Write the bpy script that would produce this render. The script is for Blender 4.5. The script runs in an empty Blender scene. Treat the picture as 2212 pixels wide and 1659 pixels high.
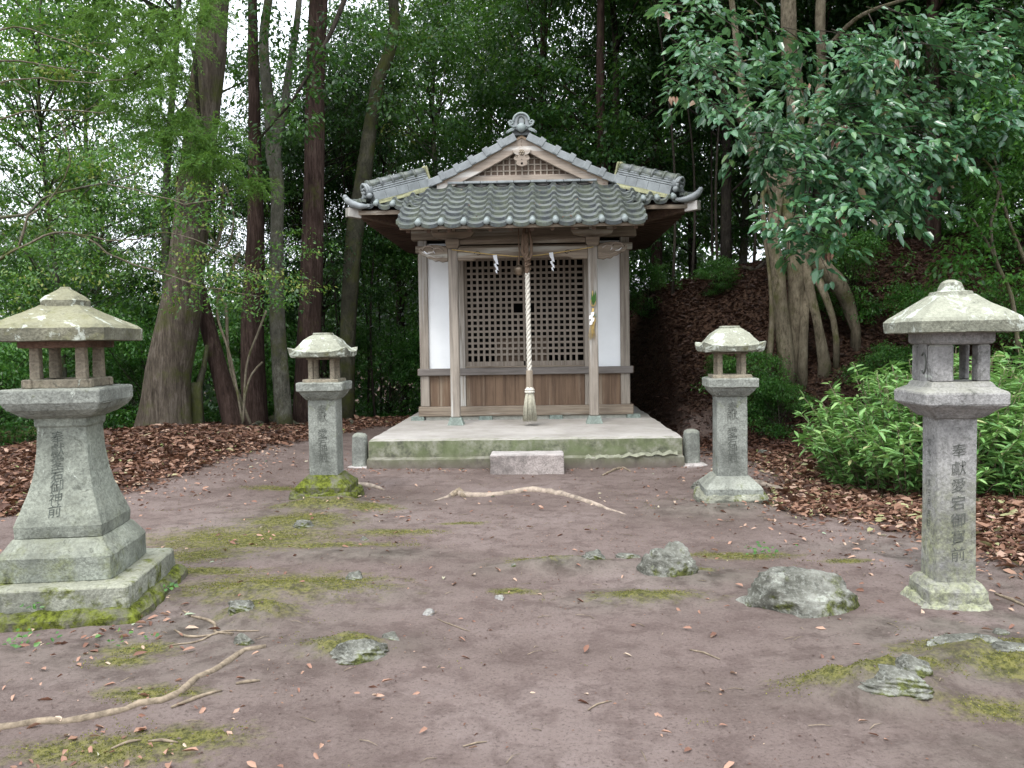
import bpy, math, random
import numpy as np
from mathutils import Vector, Matrix
sc = bpy.context.scene
COL = sc.collection
random.seed(7)
PI = math.pi
R = math.radians
# ------------------------------------------------------------------ camera
F_PX = 1790.0; PCX, PCY = 1106.0, 829.5          # focal length and centre for a 2212 px wide picture
YAW, PITCH, ROLL = R(1.9), R(-2.8), R(0.88)
fwd = Vector((-math.sin(YAW)*math.cos(PITCH), math.cos(YAW)*math.cos(PITCH), math.sin(PITCH)))
r0 = Vector((math.cos(YAW), math.sin(YAW), 0)); u0 = r0.cross(fwd)
rgt = r0*math.cos(ROLL) - u0*math.sin(ROLL); upv = u0*math.cos(ROLL) + r0*math.sin(ROLL)
CAM = Vector((0, 0, 1.5))
def ray(px, py): return fwd + rgt*((px-PCX)/F_PX) - upv*((py-PCY)/F_PX)
def gz(px, py, z=0.0):
    d = ray(px, py); return CAM + d*((z-CAM.z)/d.z)
def gy(px, py, Y):
    d = ray(px, py); return CAM + d*(Y/d.y)
cam = bpy.data.cameras.new('camera'); co = bpy.data.objects.new('camera', cam); COL.objects.link(co)
co.matrix_world = Matrix(((rgt.x, upv.x, -fwd.x, CAM.x), (rgt.y, upv.y, -fwd.y, CAM.y), (rgt.z, upv.z, -fwd.z, CAM.z), (0, 0, 0, 1)))
cam.sensor_width = 36; cam.lens = F_PX/2212*36; cam.clip_end = 2000; cam.clip_start = 0.05
sc.camera = co
# ------------------------------------------------------------------ light
w = bpy.data.worlds.new('World'); sc.world = w; w.use_nodes = True
nt = w.node_tree; nt.nodes.clear()
wo = nt.nodes.new('ShaderNodeOutputWorld'); bg = nt.nodes.new('ShaderNodeBackground')
sky = nt.nodes.new('ShaderNodeTexSky'); sky.sky_type = 'NISHITA'; sky.sun_disc = False
SUN_EL, SUN_ROT = R(58), R(200)
sky.sun_elevation = SUN_EL; sky.sun_rotation = SUN_ROT; sky.dust_density = 4; sky.air_density = 1.2
mx = nt.nodes.new('ShaderNodeMix'); mx.data_type = 'RGBA'; mx.inputs[0].default_value = 0.8
tcw = nt.nodes.new('ShaderNodeTexCoord'); sxw = nt.nodes.new('ShaderNodeSeparateXYZ'); rpw = nt.nodes.new('ShaderNodeMapRange'); cmw = nt.nodes.new('ShaderNodeVectorMath'); cmw.operation = 'SCALE'
nt.links.new(tcw.outputs['Generated'], sxw.inputs[0]); nt.links.new(sxw.outputs[2], rpw.inputs[0]); rpw.inputs[1].default_value = 0.0; rpw.inputs[2].default_value = .9; rpw.inputs[3].default_value = .62; rpw.inputs[4].default_value = 1.75
cmw.inputs[0].default_value = (16.8, 17.6, 18.9); nt.links.new(rpw.outputs[0], cmw.inputs['Scale']); nt.links.new(cmw.outputs[0], mx.inputs[7])
nt.links.new(sky.outputs[0], mx.inputs[6]); nt.links.new(mx.outputs[2], bg.inputs[0])
bg.inputs[1].default_value = 0.15; nt.links.new(bg.outputs[0], wo.inputs[0])
sl = bpy.data.lights.new('sun', 'SUN'); sl.energy = 2.1; sl.angle = R(14); sl.color = (1, .96, .9)
so = bpy.data.objects.new('sun', sl); COL.objects.link(so)
# direction towards the sun for this sky rotation
sd = Vector((math.sin(SUN_ROT)*math.cos(SUN_EL), math.cos(SUN_ROT)*math.cos(SUN_EL), math.sin(SUN_EL)))
so.rotation_euler = sd.to_track_quat('Z', 'Y').to_euler(); so.location = (0, -5, 20)
sc.view_settings.view_transform = 'Standard'; sc.view_settings.look = 'None'; sc.view_settings.exposure = 0
sc.render.engine = 'CYCLES'
sc.cycles.max_bounces = 5; sc.cycles.diffuse_bounces = 3; sc.cycles.glossy_bounces = 2; sc.cycles.transmission_bounces = 3
sc.cycles.use_denoising = True
# ------------------------------------------------------------------ materials
class NT:
    def __init__(s, name):
        s.m = bpy.data.materials.new(name); s.m.use_nodes = True; s.t = s.m.node_tree
        s.b = s.t.nodes['Principled BSDF']; s.out = s.t.nodes['Material Output']
    def n(s, typ, **kw):
        x = s.t.nodes.new(typ)
        for k, v in kw.items(): setattr(x, k, v)
        return x
    def l(s, a, b): s.t.links.new(a, b)
    def coord(s, scale=(1, 1, 1), kind='Object'):
        tc = s.n('ShaderNodeTexCoord'); mp = s.n('ShaderNodeMapping'); mp.inputs['Scale'].default_value = scale
        s.l(tc.outputs[kind], mp.inputs[0]); return mp.outputs[0]
    def noise(s, sc_, co_, detail=6, rough=.6, dist=0):
        x = s.n('ShaderNodeTexNoise'); x.inputs['Scale'].default_value = sc_; x.inputs['Detail'].default_value = detail
        x.inputs['Roughness'].default_value = rough; x.inputs['Distortion'].default_value = dist; s.l(co_, x.inputs['Vector']); return x.outputs[0]
    def ramp(s, v, stops, interp='LINEAR'):
        x = s.n('ShaderNodeValToRGB'); cr = x.color_ramp; cr.interpolation = interp
        while len(cr.elements) < len(stops): cr.elements.new(.5)
        for e, (p, c) in zip(cr.elements, stops):
            e.position = p; e.color = (c, c, c, 1) if isinstance(c, (int, float)) else (*c, 1)
        s.l(v, x.inputs[0]); return x.outputs[0]
    def mix(s, f, a, b, bt='MIX'):
        x = s.n('ShaderNodeMix', data_type='RGBA', blend_type=bt)
        for i, v in ((0, f), (6, a), (7, b)):
            if isinstance(v, (int, float)): x.inputs[i].default_value = v
            elif isinstance(v, tuple): x.inputs[i].default_value = (*v, 1)
            else: s.l(v, x.inputs[i])
        return x.outputs[2]
    def math(s, op, a, b=0.0):
        x = s.n('ShaderNodeMath', operation=op)
        for i, v in ((0, a), (1, b)):
            if isinstance(v, (int, float)): x.inputs[i].default_value = v
            else: s.l(v, x.inputs[i])
        return x.outputs[0]
    def attr(s, name):
        x = s.n('ShaderNodeAttribute', attribute_name=name); return x.outputs['Fac']
    def normz(s):
        g = s.n('ShaderNodeNewGeometry'); x = s.n('ShaderNodeSeparateXYZ'); s.l(g.outputs['Normal'], x.inputs[0]); return x.outputs[2]
    def posz(s):
        g = s.n('ShaderNodeNewGeometry'); x = s.n('ShaderNodeSeparateXYZ'); s.l(g.outputs['Position'], x.inputs[0]); return x.outputs[2]
    def bump(s, h, strength=.3, dist=.01):
        x = s.n('ShaderNodeBump'); x.inputs['Strength'].default_value = strength; x.inputs['Distance'].default_value = dist
        s.l(h, x.inputs['Height']); s.l(x.outputs[0], s.b.inputs['Normal'])
    def fin(s, col, rough=.8, spec=.3, metal=0):
        if isinstance(col, tuple): s.b.inputs['Base Color'].default_value = (*col, 1)
        else: s.l(col, s.b.inputs['Base Color'])
        if isinstance(rough, (int, float)): s.b.inputs['Roughness'].default_value = rough
        else: s.l(rough, s.b.inputs['Roughness'])
        s.b.inputs['Specular IOR Level'].default_value = spec; s.b.inputs['Metallic'].default_value = metal
        return s.m

def mat_stone(name, base=(.30, .32, .29), lichen=.5, moss=.3, mossc=(.15, .17, .04), top=(.36, .37, .26), topamt=.3, lowmoss=0.0, sc_=1.0, soft=.06):
    t = NT(name); c = t.coord()
    n1 = t.noise(3*sc_, c, 8, .65); n2 = t.noise(60, c, 4, .7); n3 = t.noise(9*sc_, c, 8, .7, .6); n4 = t.noise(5.3*sc_, c, 9, .7, .3)
    col = t.ramp(n1, [(.36, tuple(x*.55 for x in base)), (.5, base), (.64, tuple(min(1, x*1.38) for x in base))])
    col = t.mix(t.math('MULTIPLY', t.ramp(n2, [(.42, 0.0), (.60, 1.0)]), .5), col, tuple(x*.35 for x in base))
    up = t.ramp(t.normz(), [(.15, 0.0), (.65, 1.0)])
    col = t.mix(t.math('MULTIPLY', up, t.math('MULTIPLY', t.ramp(n4, [(.3, .3), (.6, 1.0)]), topamt)), col, top)
    lo = .72-.22*lichen
    lm = t.ramp(n3, [(lo-.01, 0.0), (lo+.03, 1.0)])
    col = t.mix(t.math('MULTIPLY', lm, .75), col, (.52, .56, .49))
    dk = t.ramp(t.noise(14*sc_, c, 6, .7, 1.0), [(.34, 1.0), (.43, 0.0)])
    col = t.mix(t.math('MULTIPLY', dk, .6), col, (.07, .075, .06))
    if moss > 0:
        mm = t.ramp(n4, [(.70-.3*moss-soft*.5, 0.0), (.72-.3*moss+soft, 1.0)])
        if lowmoss > 0:
            z = t.ramp(t.math('DIVIDE', t.posz(), lowmoss), [(.35, 1.0), (1.0, .0)])
            mm = t.math('MULTIPLY', mm, z)
        mc = t.mix(t.ramp(t.noise(28, c, 5, .75), [(.38, 0.0), (.62, 1.0)]), tuple(x*.28 for x in mossc), tuple(x*1.2 for x in mossc))
        col = t.mix(mm, col, mc)
    h = t.math('ADD', t.math('MULTIPLY', n2, .5), t.math('MULTIPLY', n3, 1.2))
    t.bump(h, .9, .014)
    return t.fin(col, .9, .2)
def mat_wood(name, base, dark, axis='z', light=None, lightamt=0.0, rough=.8, freq=1.0):
    t = NT(name)
    s = {'z': (30, 30, 1.5), 'x': (1.5, 30, 30), 'y': (30, 1.5, 30)}[axis]
    c = t.coord(tuple(v*freq for v in s)); c2 = t.coord()
    g = t.noise(1.0, c, 6, .7, .4); b = t.noise(2.5, c2, 5)
    col = t.ramp(g, [(.3, dark), (.52, base), (.75, tuple(min(1, x*1.35) for x in base))])
    col = t.mix(t.math('MULTIPLY', b, .55), col, tuple(x*.75 for x in dark))
    if light:
        c3 = t.coord(tuple(v*.22 for v in s)); k = t.noise(1.0, c3, 7, .7)
        z = t.ramp(t.posz(), [(.35, 1.0), (.95, .45)]) if axis == 'z' else .8
        a = t.math('MULTIPLY', t.ramp(k, [(.62-.2*lightamt, 0.0), (.70-.2*lightamt, 1.0)]), z)
        col = t.mix(a, col, light)
    t.bump(g, .5, .004)
    return t.fin(col, rough, .2)
M = {}
M['granite'] = mat_stone('granite_grey', (.25, .262, .232), .25, .25, (.17, .19, .1), (.33, .335, .26), .3)
M['granite_low'] = mat_stone('granite_mossy_foot', (.24, .245, .2), .25, .5, (.12, .135, .035), (.30, .30, .21), .45)
M['granite_near'] = mat_stone('granite_near_left', (.25, .268, .225), .35, .5, (.14, .155, .06), (.31, .315, .23), .4, 0.62, 1, .12)
M['granite_right'] = mat_stone('granite_near_right', (.29, .285, .275), .2, .85, (.28, .30, .16), (.38, .38, .29), .45, 0.85, 1, .22)
M['cap_yellow'] = mat_stone('stone_roof_lichen_yellow', (.195, .19, .14), .6, .35, (.15, .15, .06), (.235, .228, .135), .7, 0, 1, .15)
M['cap_white'] = mat_stone('stone_roof_lichen_white', (.22, .225, .175), .75, .35, (.17, .17, .09), (.36, .365, .285), .6)
M['stone_moss'] = mat_stone('stone_thick_moss', (.13, .12, .095), .25, .88, (.115, .135, .018), (.17, .19, .08), .4, 0, 1.5, .08)
M['stone_wood'] = mat_stone('stone_brown_post', (.27, .235, .175), .3, .2, (.2, .2, .1), (.33, .32, .24), .3)
M['plinth'] = mat_stone('plinth_stone', (.30, .36, .32), .2, .2, (.25, .3, .2), (.38, .40, .35), .3)
t = NT('rock'); c = t.coord((1, 1, 1)); cs_ = t.coord((6, 3, 16)); n1 = t.noise(3, c, 8, .65); n2 = t.noise(1.0, cs_, 8, .7, 1.2); n3 = t.noise(45, c, 5, .75); n4 = t.noise(4.5, c, 8, .7)
col = t.ramp(n1, [(.38, (.075, .075, .06)), (.5, (.16, .16, .135)), (.62, (.26, .26, .225))])
col = t.mix(t.math('MULTIPLY', t.ramp(n2, [(.38, 1.0), (.47, 0.0)]), .8), col, (.04, .04, .032))
col = t.mix(t.math('MULTIPLY', t.ramp(n3, [(.5, 0.0), (.64, 1.0)]), .5), col, (.34, .35, .31))
col = t.mix(t.math('MULTIPLY', t.ramp(t.noise(7, c, 8, .75), [(.56, 0.0), (.62, 1.0)]), .6), col, (.40, .42, .36))
col = t.mix(t.ramp(t.math('SUBTRACT', n4, t.math('MULTIPLY', t.normz(), .10)), [(.47, 0.0), (.56, .95)]), col, t.ramp(n3, [(.4, (.03, .035, .01)), (.6, (.12, .135, .03))]))
t.bump(t.math('ADD', n2, t.math('MULTIPLY', n3, .4)), 1.0, .03); M['rock'] = t.fin(col, .9, .2)
M['pebble'] = mat_stone('pebble', (.28, .27, .27), .2, 0)
def mat_plain(name, col, rough=.7, spec=.3, metal=0, var=.25, sc_=12, bump=.2):
    t = NT(name); c = t.coord(); n = t.noise(sc_, c, 6, .65)
    cc = t.ramp(n, [(.3, tuple(x*(1-var) for x in col)), (.7, tuple(min(1, x*(1+var)) for x in col))])
    t.bump(n, bump, .005); return t.fin(cc, rough, spec, metal)
M['wood'] = mat_wood('weathered_pillar_wood', (.33, .29, .245), (.165, .14, .115), 'z', (.52, .51, .48), .55)
M['wood_x'] = mat_wood('weathered_beam_wood', (.29, .24, .185), (.13, .10, .075), 'x', (.45, .44, .39), .3)
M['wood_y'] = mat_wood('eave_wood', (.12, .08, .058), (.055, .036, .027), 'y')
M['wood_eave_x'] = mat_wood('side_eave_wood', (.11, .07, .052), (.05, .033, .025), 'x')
M['rail'] = mat_wood('rail_wood', (.20, .18, .165), (.11, .095, .085), 'x')
M['lattice'] = mat_wood('lattice_wood', (.27, .23, .19), (.15, .125, .10), 'z')
M['lattice_x'] = mat_wood('lattice_wood_cross', (.27, .23, .19), (.15, .125, .10), 'x')
M['board'] = mat_wood('dado_board_wood', (.20, .135, .09), (.10, .064, .045), 'z', (.30, .25, .19), .25, freq=.45)
M['gable'] = mat_wood('gable_wood', (.37, .31, .255), (.22, .175, .14), 'x', (.6, .58, .54), .4)
M['gable_bar'] = mat_wood('gable_lattice_wood', (.46, .40, .33), (.30, .25, .2), 'x')
M['plaster'] = mat_plain('white_plaster', (.80, .82, .83), .85, .2, 0, .06, 1.6, .1)
M['dark'] = mat_plain('dark_interior', (.012, .011, .01), .9, .05)  # shade inside the hall and in hollows, put into a near-black colour
t = NT('offering_box_wood'); M['inner'] = t.fin((.13, .095, .07), .9, .1)
t = NT('roof_tile_grey'); c = t.coord((1, 1, 1))
n1 = t.noise(2.2, c, 5); n2 = t.noise(40, c, 4); n3 = t.noise(7, c, 7, .7)
col = t.ramp(n1, [(.36, (.08, .09, .093)), (.64, (.165, .178, .18))])
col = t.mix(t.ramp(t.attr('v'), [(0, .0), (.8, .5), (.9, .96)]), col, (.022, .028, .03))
col = t.mix(t.math('MULTIPLY', t.ramp(n3, [(.42, 0.0), (.66, 1.0)]), .55), col, (.115, .135, .07))
col = t.mix(t.math('MULTIPLY', t.ramp(n2, [(.55, 0.0), (.7, 1.0)]), .25), col, (.26, .29, .29))
t.bump(n2, .2, .002); M['tile'] = t.fin(col, .5, .45)
M['tile_light'] = mat_plain('ridge_tile_pale_grey', (.22, .24, .245), .48, .45, 0, .28, 6, .15)
M['tile_ball'] = mat_plain('tile_ball_pale_green', (.22, .255, .25), .5, .45, 0, .15, 25, .2)
M['mortar'] = mat_plain('yellow_mortar', (.33, .33, .20), .95, .1, 0, .3, 20, .6)
t = NT('platform_concrete'); c = t.coord()
a = t.noise(1.3, c, 7, .65); b = t.noise(8, c, 8, .7); up = t.ramp(t.normz(), [(.5, 0.0), (.8, 1.0)])
top = t.ramp(a, [(.36, (.27, .25, .225)), (.64, (.40, .375, .35))])
top = t.mix(t.math('MULTIPLY', t.ramp(b, [(.5, 0.0), (.8, 1.0)]), .5), top, (.30, .30, .22))
side = t.ramp(b, [(.38, (.085, .09, .065)), (.5, (.17, .18, .12)), (.64, (.26, .26, .21))])
side = t.mix(t.ramp(t.noise(3, c, 6), [(.45, 0.0), (.58, .75)]), side, (.12, .145, .07))
side = t.mix(t.ramp(t.posz(), [(.0, .9), (.20, .0)]), side, (.125, .10, .09))
t.bump(b, .6, .012); M['concrete'] = t.fin(t.mix(up, side, top), .9, .15)
M['step'] = mat_stone('step_stone', (.33, .29, .27), .15, .1, (.2, .19, .14), (.46, .43, .41), .8)
t = NT('dirt_ground'); c = t.coord()
n1 = t.noise(.55, c, 8, .6); n2 = t.noise(5, c, 9, .7); n3 = t.noise(60, c, 5, .75); n4 = t.noise(1.7, c, 8, .65)
col = t.ramp(n1, [(.38, (.118, .089, .078)), (.5, (.160, .123, .110)), (.62, (.194, .154, .140))])
col = t.mix(t.math('MULTIPLY', t.ramp(n2, [(.40, 1.0), (.52, 0.0)]), .55), col, (.085, .06, .053))
col = t.mix(t.math('MULTIPLY', t.ramp(n3, [(.56, 0.0), (.68, 1.0)]), .3), col, (.25, .20, .19))
col = t.mix(t.math('MULTIPLY', t.ramp(n3, [(.36, 1.0), (.46, 0.0)]), .6), col, (.055, .04, .034))
gr = t.math('MULTIPLY', t.attr('rough'), t.ramp(n4, [(.35, .3), (.6, 1.0)]))
col = t.mix(gr, col, t.ramp(n2, [(.38, (.05, .044, .034)), (.62, (.16, .142, .118))]))
lit = t.math('MULTIPLY', t.attr('litter'), 1.0); shade_ = t.attr('rough')
lc = t.ramp(t.noise(22, c, 5, .8), [(.36, (.016, .010, .008)), (.5, (.055, .032, .022)), (.64, (.12, .07, .045))])
col = t.mix(lit, col, lc)
mo = t.math('ADD', t.attr('moss'), t.math('MULTIPLY', t.math('SUBTRACT', t.noise(9, c, 9, .8), .5), 2.4))
mo = t.ramp(mo, [(.38, 0.0), (.95, 1.0)])
mcol = t.ramp(t.noise(30, c, 5, .7), [(.40, (.045, .048, .014)), (.5, (.105, .105, .03)), (.60, (.165, .155, .048))])
col = t.mix(t.math('MULTIPLY', mo, .92), col, mcol)
t.bump(t.math('ADD', t.math('MULTIPLY', n3, .35), n2), 1.0, .03); M['ground'] = t.fin(col, .93, .15)
def mat_bark(name, a, b, c_, moss=0.0, stretch=.12, sc_=9):
    t = NT(name); c = t.coord((sc_, sc_, sc_*stretch)); c2 = t.coord()
    g = t.noise(1.6, c, 8, .75, .5); k = t.noise(1.2, c2, 6)
    g2 = t.noise(5.5, c, 6, .75, .3)
    col = t.ramp(t.math('ADD', t.math('MULTIPLY', g, .6), t.math('MULTIPLY', g2, .4)), [(.39, a), (.5, b), (.61, c_)])
    col = t.mix(t.ramp(k, [(.4, 0.0), (.62, .6)]), col, tuple(x*.5 for x in b)); g = t.math('ADD', g, t.math('MULTIPLY', g2, .5))
    if moss:
        col = t.mix(t.ramp(t.noise(2.1, c2, 8, .7), [(.62-.25*moss, 0.0), (.75-.2*moss, .85)]), col, (.075, .085, .022))
    t.bump(g, .9, .03); return t.fin(col, .95, .1)
M['bark_cedar'] = mat_bark('bark_cedar', (.03, .024, .018), (.098, .080, .062), (.185, .158, .13), .4)
M['bark_red'] = mat_bark('bark_red_cedar', (.02, .014, .012), (.068, .044, .036), (.135, .095, .08), .15)
M['bark_grey'] = mat_bark('bark_grey', (.05, .05, .04), (.12, .115, .09), (.2, .2, .165), .5, .5, 6)
M['bark_moss'] = mat_bark('bark_mossy', (.03, .03, .022), (.075, .072, .05), (.13, .12, .09), .6, .5, 6)
M['bark_hero'] = mat_bark('bark_evergreen_oak', (.06, .05, .034), (.19, .16, .112), (.31, .27, .195), .45, .35, 7)
M['bark_pale'] = mat_bark('bark_pale_vine', (.08, .07, .05), (.17, .145, .105), (.26, .235, .18), .5, .4, 8)
M['bark_dark'] = mat_bark('bark_dark', (.02, .017, .014), (.05, .042, .034), (.09, .075, .06), .3, .3, 7)
M['twig'] = mat_plain('dry_twig', (.20, .16, .115), .9, .15, 0, .55, 26, .8)
M['root'] = mat_plain('bleached_root', (.27, .22, .175), .9, .2, 0, .6, 14, 1.0)
def mat_leaf(name, stops, rough=.38, trans=.25, spec=.5, tcol=(.2, .32, .04)):
    t = NT(name); v = t.attr('v'); col = t.ramp(v, stops)
    t.fin(col, rough, spec)
    tr = t.n('ShaderNodeBsdfTranslucent'); t.l(t.mix(.5, col, tcol), tr.inputs[0])
    ms = t.n('ShaderNodeMixShader'); ms.inputs[0].default_value = trans
    t.l(t.b.outputs[0], ms.inputs[1]); t.l(tr.outputs[0], ms.inputs[2]); t.l(ms.outputs[0], t.out.inputs[0]); return t.m
M['leaf_a'] = mat_leaf('leaf_broad_green', [(0, (.012, .045, .012)), (.5, (.042, .115, .026)), (.9, (.11, .22, .045)), (1, (.2, .22, .05))], .4, .38, .4, (.2, .42, .04))
M['leaf_b'] = mat_leaf('leaf_dark_green', [(0, (.008, .028, .009)), (.6, (.026, .076, .02)), (1, (.075, .16, .038))], .38, .3, .42, (.16, .36, .04))
M['leaf_c'] = mat_leaf('leaf_yellow_green', [(0, (.04, .10, .02)), (.6, (.10, .20, .04)), (1, (.24, .32, .08))], .42, .42, .35, (.3, .5, .06))
M['leaf_hero'] = mat_leaf('leaf_glossy', [(0, (.022, .07, .038)), (.5, (.065, .165, .08)), (.93, (.125, .25, .10)), (.975, (.15, .24, .07)), (1, (.33, .22, .15))], .27, .24, .72, (.16, .33, .07))
M['leaf_cedar'] = mat_leaf('cedar_needles', [(0, (.045, .11, .02)), (.6, (.10, .22, .036)), (1, (.18, .32, .06))], .5, .4, .25)
M['moss'] = mat_leaf('moss_tufts', [(0, (.06, .062, .014)), (.5, (.15, .15, .036)), (1, (.27, .255, .075))], .9, .2, .1, (.25, .3, .03))
M['leaf_bush'] = mat_leaf('leaf_bush_light', [(0, (.07, .18, .05)), (.5, (.17, .34, .10)), (.93, (.30, .47, .17)), (1, (.4, .42, .2))], .4, .3, .45)
M['leaf_under'] = mat_leaf('leaf_undergrowth', [(0, (.02, .075, .014)), (.6, (.05, .15, .028)), (1, (.11, .24, .05))], .36, .35, .45, (.18, .45, .04))
M['leaf_dead'] = mat_leaf('fallen_leaf_brown', [(0, (.022, .012, .009)), (.25, (.068, .032, .021)), (.5, (.14, .068, .042)), (.75, (.25, .14, .09)), (.93, (.42, .29, .22)), (1, (.22, .27, .10))], .6, .08, .3, (.3, .12, .04))
M['leaf_dead_pale'] = mat_leaf('fallen_leaf_pale', [(0, (.10, .05, .035)), (.35, (.22, .11, .075)), (.7, (.36, .22, .155)), (.9, (.46, .36, .27)), (1, (.2, .3, .2))], .6, .08, .3, (.3, .12, .04))
M['straw'] = mat_plain('dry_straw', (.30, .25, .14), .9, .1, 0, .4, 15, .2)
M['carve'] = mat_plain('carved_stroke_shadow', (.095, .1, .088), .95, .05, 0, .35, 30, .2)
M['carve_soft'] = mat_plain('worn_stroke_shadow', (.085, .095, .083), .95, .05, 0, .45, 24, .2)  # groove shade of worn carving, put into the colour of flat lettering
M['rope'] = mat_plain('hemp_rope', (.60, .57, .50), .9, .1, 0, .12, 40, .4)
M['rope_old'] = mat_plain('old_brown_rope', (.17, .12, .085), .95, .1, 0, .3, 40, .4)
M['tassel'] = mat_plain('tassel_fibre', (.46, .44, .35), .95, .1, 0, .25, 40, .4)
M['grip'] = mat_wood('grip_wood', (.34, .285, .22), (.22, .175, .13), 'z')
M['bell'] = mat_plain('tarnished_brass', (.20, .155, .11), .4, .5, .75, .3, 12, .2)
M['paper'] = mat_plain('white_paper', (.85, .87, .9), .8, .1, 0, .03, 5, .02)
M['strawgold'] = mat_plain('golden_straw', (.55, .40, .16), .85, .1, 0, .25, 20, .2)
M['green'] = mat_plain('green_sprig', (.05, .13, .025), .6, .3, 0, .3, 20, .2)
M['metal'] = mat_plain('pale_metal_cap', (.5, .47, .43), .4, .5, .6, .2, 20, .1)
# ------------------------------------------------------------------ mesh helpers
class MB:
    def __init__(s): s.v = []; s.f = []; s.sm = []; s.fv = []
    def add(s, vs, fs, smooth=False, val=None):
        k = len(s.v); s.v += [tuple(p) for p in vs]
        for f in fs: s.f.append(tuple(i+k for i in f)); s.sm.append(smooth); s.fv.append(random.random() if val is None else val)
        return s
    def box(s, x0, x1, y0, y1, z0, z1):
        return s.add([(x0, y0, z0), (x1, y0, z0), (x1, y1, z0), (x0, y1, z0), (x0, y0, z1), (x1, y0, z1), (x1, y1, z1), (x0, y1, z1)],
                     [(0, 3, 2, 1), (4, 5, 6, 7), (0, 1, 5, 4), (1, 2, 6, 5), (2, 3, 7, 6), (3, 0, 4, 7)])
    def obox(s, a, b, wd, up0, up1, side=None):
        a = Vector(a); b = Vector(b); d = (b-a).normalized(); sd_ = Vector(side) if side else d.cross(Vector((0, 0, 1))).normalized()
        u = sd_.cross(d).normalized()
        vs = []
        for p in (a, b):
            for q, h in ((-1, up0), (1, up0), (1, up1), (-1, up1)): vs.append(p+sd_*(q*wd/2)+u*h)
        return s.add(vs, [(0, 1, 2, 3), (7, 6, 5, 4), (0, 4, 5, 1), (1, 5, 6, 2), (2, 6, 7, 3), (3, 7, 4, 0)])
    def prism(s, out, y0, y1):
        n = len(out); vs = [(x, y0, z) for x, z in out]+[(x, y1, z) for x, z in out]
        fs = [tuple(range(n)), tuple(range(2*n-1, n-1, -1))]+[(i, i+n, (i+1) % n+n, (i+1) % n) for i in range(n)]
        return s.add(vs, fs)
    def loft(s, rings, smooth=False, cap=True):
        n = len(rings[0]); vs = [p for r_ in rings for p in r_]; fs = []
        for j in range(len(rings)-1):
            for i in range(n): fs.append((j*n+i, j*n+(i+1) % n, (j+1)*n+(i+1) % n, (j+1)*n+i))
        if cap: fs += [tuple(range(n-1, -1, -1)), tuple(range((len(rings)-1)*n, len(rings)*n))]
        return s.add(vs, fs, smooth)
    def tube(s, pts, rad, n=8, smooth=True, noise=0.0, val=None):
        pts = [Vector(p) for p in pts]
        if isinstance(rad, (int, float)): rad = [rad]*len(pts)
        t0 = (pts[1]-pts[0]).normalized(); ref = Vector((0, 0, 1)) if abs(t0.z) < .9 else Vector((1, 0, 0))
        sx = t0.cross(ref).normalized(); rings = []
        for i, p in enumerate(pts):
            t1 = (pts[min(i+1, len(pts)-1)]-pts[max(i-1, 0)]).normalized()
            sx = (sx - t1*sx.dot(t1)).normalized(); sy = t1.cross(sx)
            rings.append([p+(sx*math.cos(2*PI*k/n)+sy*math.sin(2*PI*k/n))*rad[i]*(1+noise*(random.random()-.5)) for k in range(n)])
        m = len(rings[0]); vs = [p for r_ in rings for p in r_]; fs = []
        for j in range(len(rings)-1):
            for i in range(m): fs.append((j*m+i, j*m+(i+1) % m, (j+1)*m+(i+1) % m, (j+1)*m+i))
        fs += [tuple(range(m-1, -1, -1)), tuple(range((len(rings)-1)*m, len(rings)*m))]
        return s.add(vs, fs, smooth, val)
    def sphere(s, c, r, n=14, m=9, sq=(1, 1, 1)):
        rings = []
        for j in range(1, m):
            a = PI*j/m
            rings.append([(c[0]+r*sq[0]*math.sin(a)*math.cos(2*PI*k/n), c[1]+r*sq[1]*math.sin(a)*math.sin(2*PI*k/n), c[2]-r*sq[2]*math.cos(a)) for k in range(n)])
        return s.loft(rings, True)
    def build(s, name, mat, parent=None, bevel=0, disp=0, sub=0, dscale=.25, segs=1, loc=None):
        me = bpy.data.meshes.new(name); me.from_pydata(s.v, [], s.f); me.validate()
        if len(me.polygons) == len(s.sm):
            me.polygons.foreach_set('use_smooth', s.sm)
            at = me.attributes.new('v', 'FLOAT', 'FACE'); at.data.foreach_set('value', s.fv)
        me.materials.append(mat if not isinstance(mat, str) else M[mat])
        o = bpy.data.objects.new(name, me); COL.objects.link(o); o.parent = parent
        if loc: o.location = loc
        if bevel:
            b = o.modifiers.new('b', 'BEVEL'); b.width = bevel; b.segments = segs; b.limit_method = 'ANGLE'; b.angle_limit = R(35)
        if sub:
            q = o.modifiers.new('s', 'SUBSURF'); q.subdivision_type = 'SIMPLE'; q.levels = q.render_levels = sub
        if disp:
            tx = bpy.data.textures.new(name+'_noise', 'CLOUDS'); tx.noise_scale = dscale; tx.noise_depth = 4
            d = o.modifiers.new('d', 'DISPLACE'); d.texture = tx; d.strength = disp; d.mid_level = .5; d.texture_coords = 'GLOBAL'
        return o
def thing(name, label, cat, loc=(0, 0, 0), rotz=0, group=None):
    o = bpy.data.objects.new(name, None); COL.objects.link(o); o.location = loc; o.rotation_euler = (0, 0, rotz); o.empty_display_size = .2
    return tag(o, label, cat, group)
def tag(o, label, cat, group=None, kind=None):
    o['label'] = label
    if cat: o['category'] = cat
    if group: o['group'] = group
    if kind: o['kind'] = kind
    return o
def sqring(h, z, lift=0, n=6, cut=0.0, hy=None):
    hy = hy or h; pts = []
    for s in range(4):
        for i in range(n):
            q = -1+2*i/n
            l = z+lift*abs(q)**3
            p = [(q*h, -hy), (h, q*hy), (-q*h, hy), (-h, -q*hy)][s]
            rr = 1-cut*abs(q)**6
            pts.append((p[0]*rr, p[1]*rr, l))
    return pts
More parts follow.
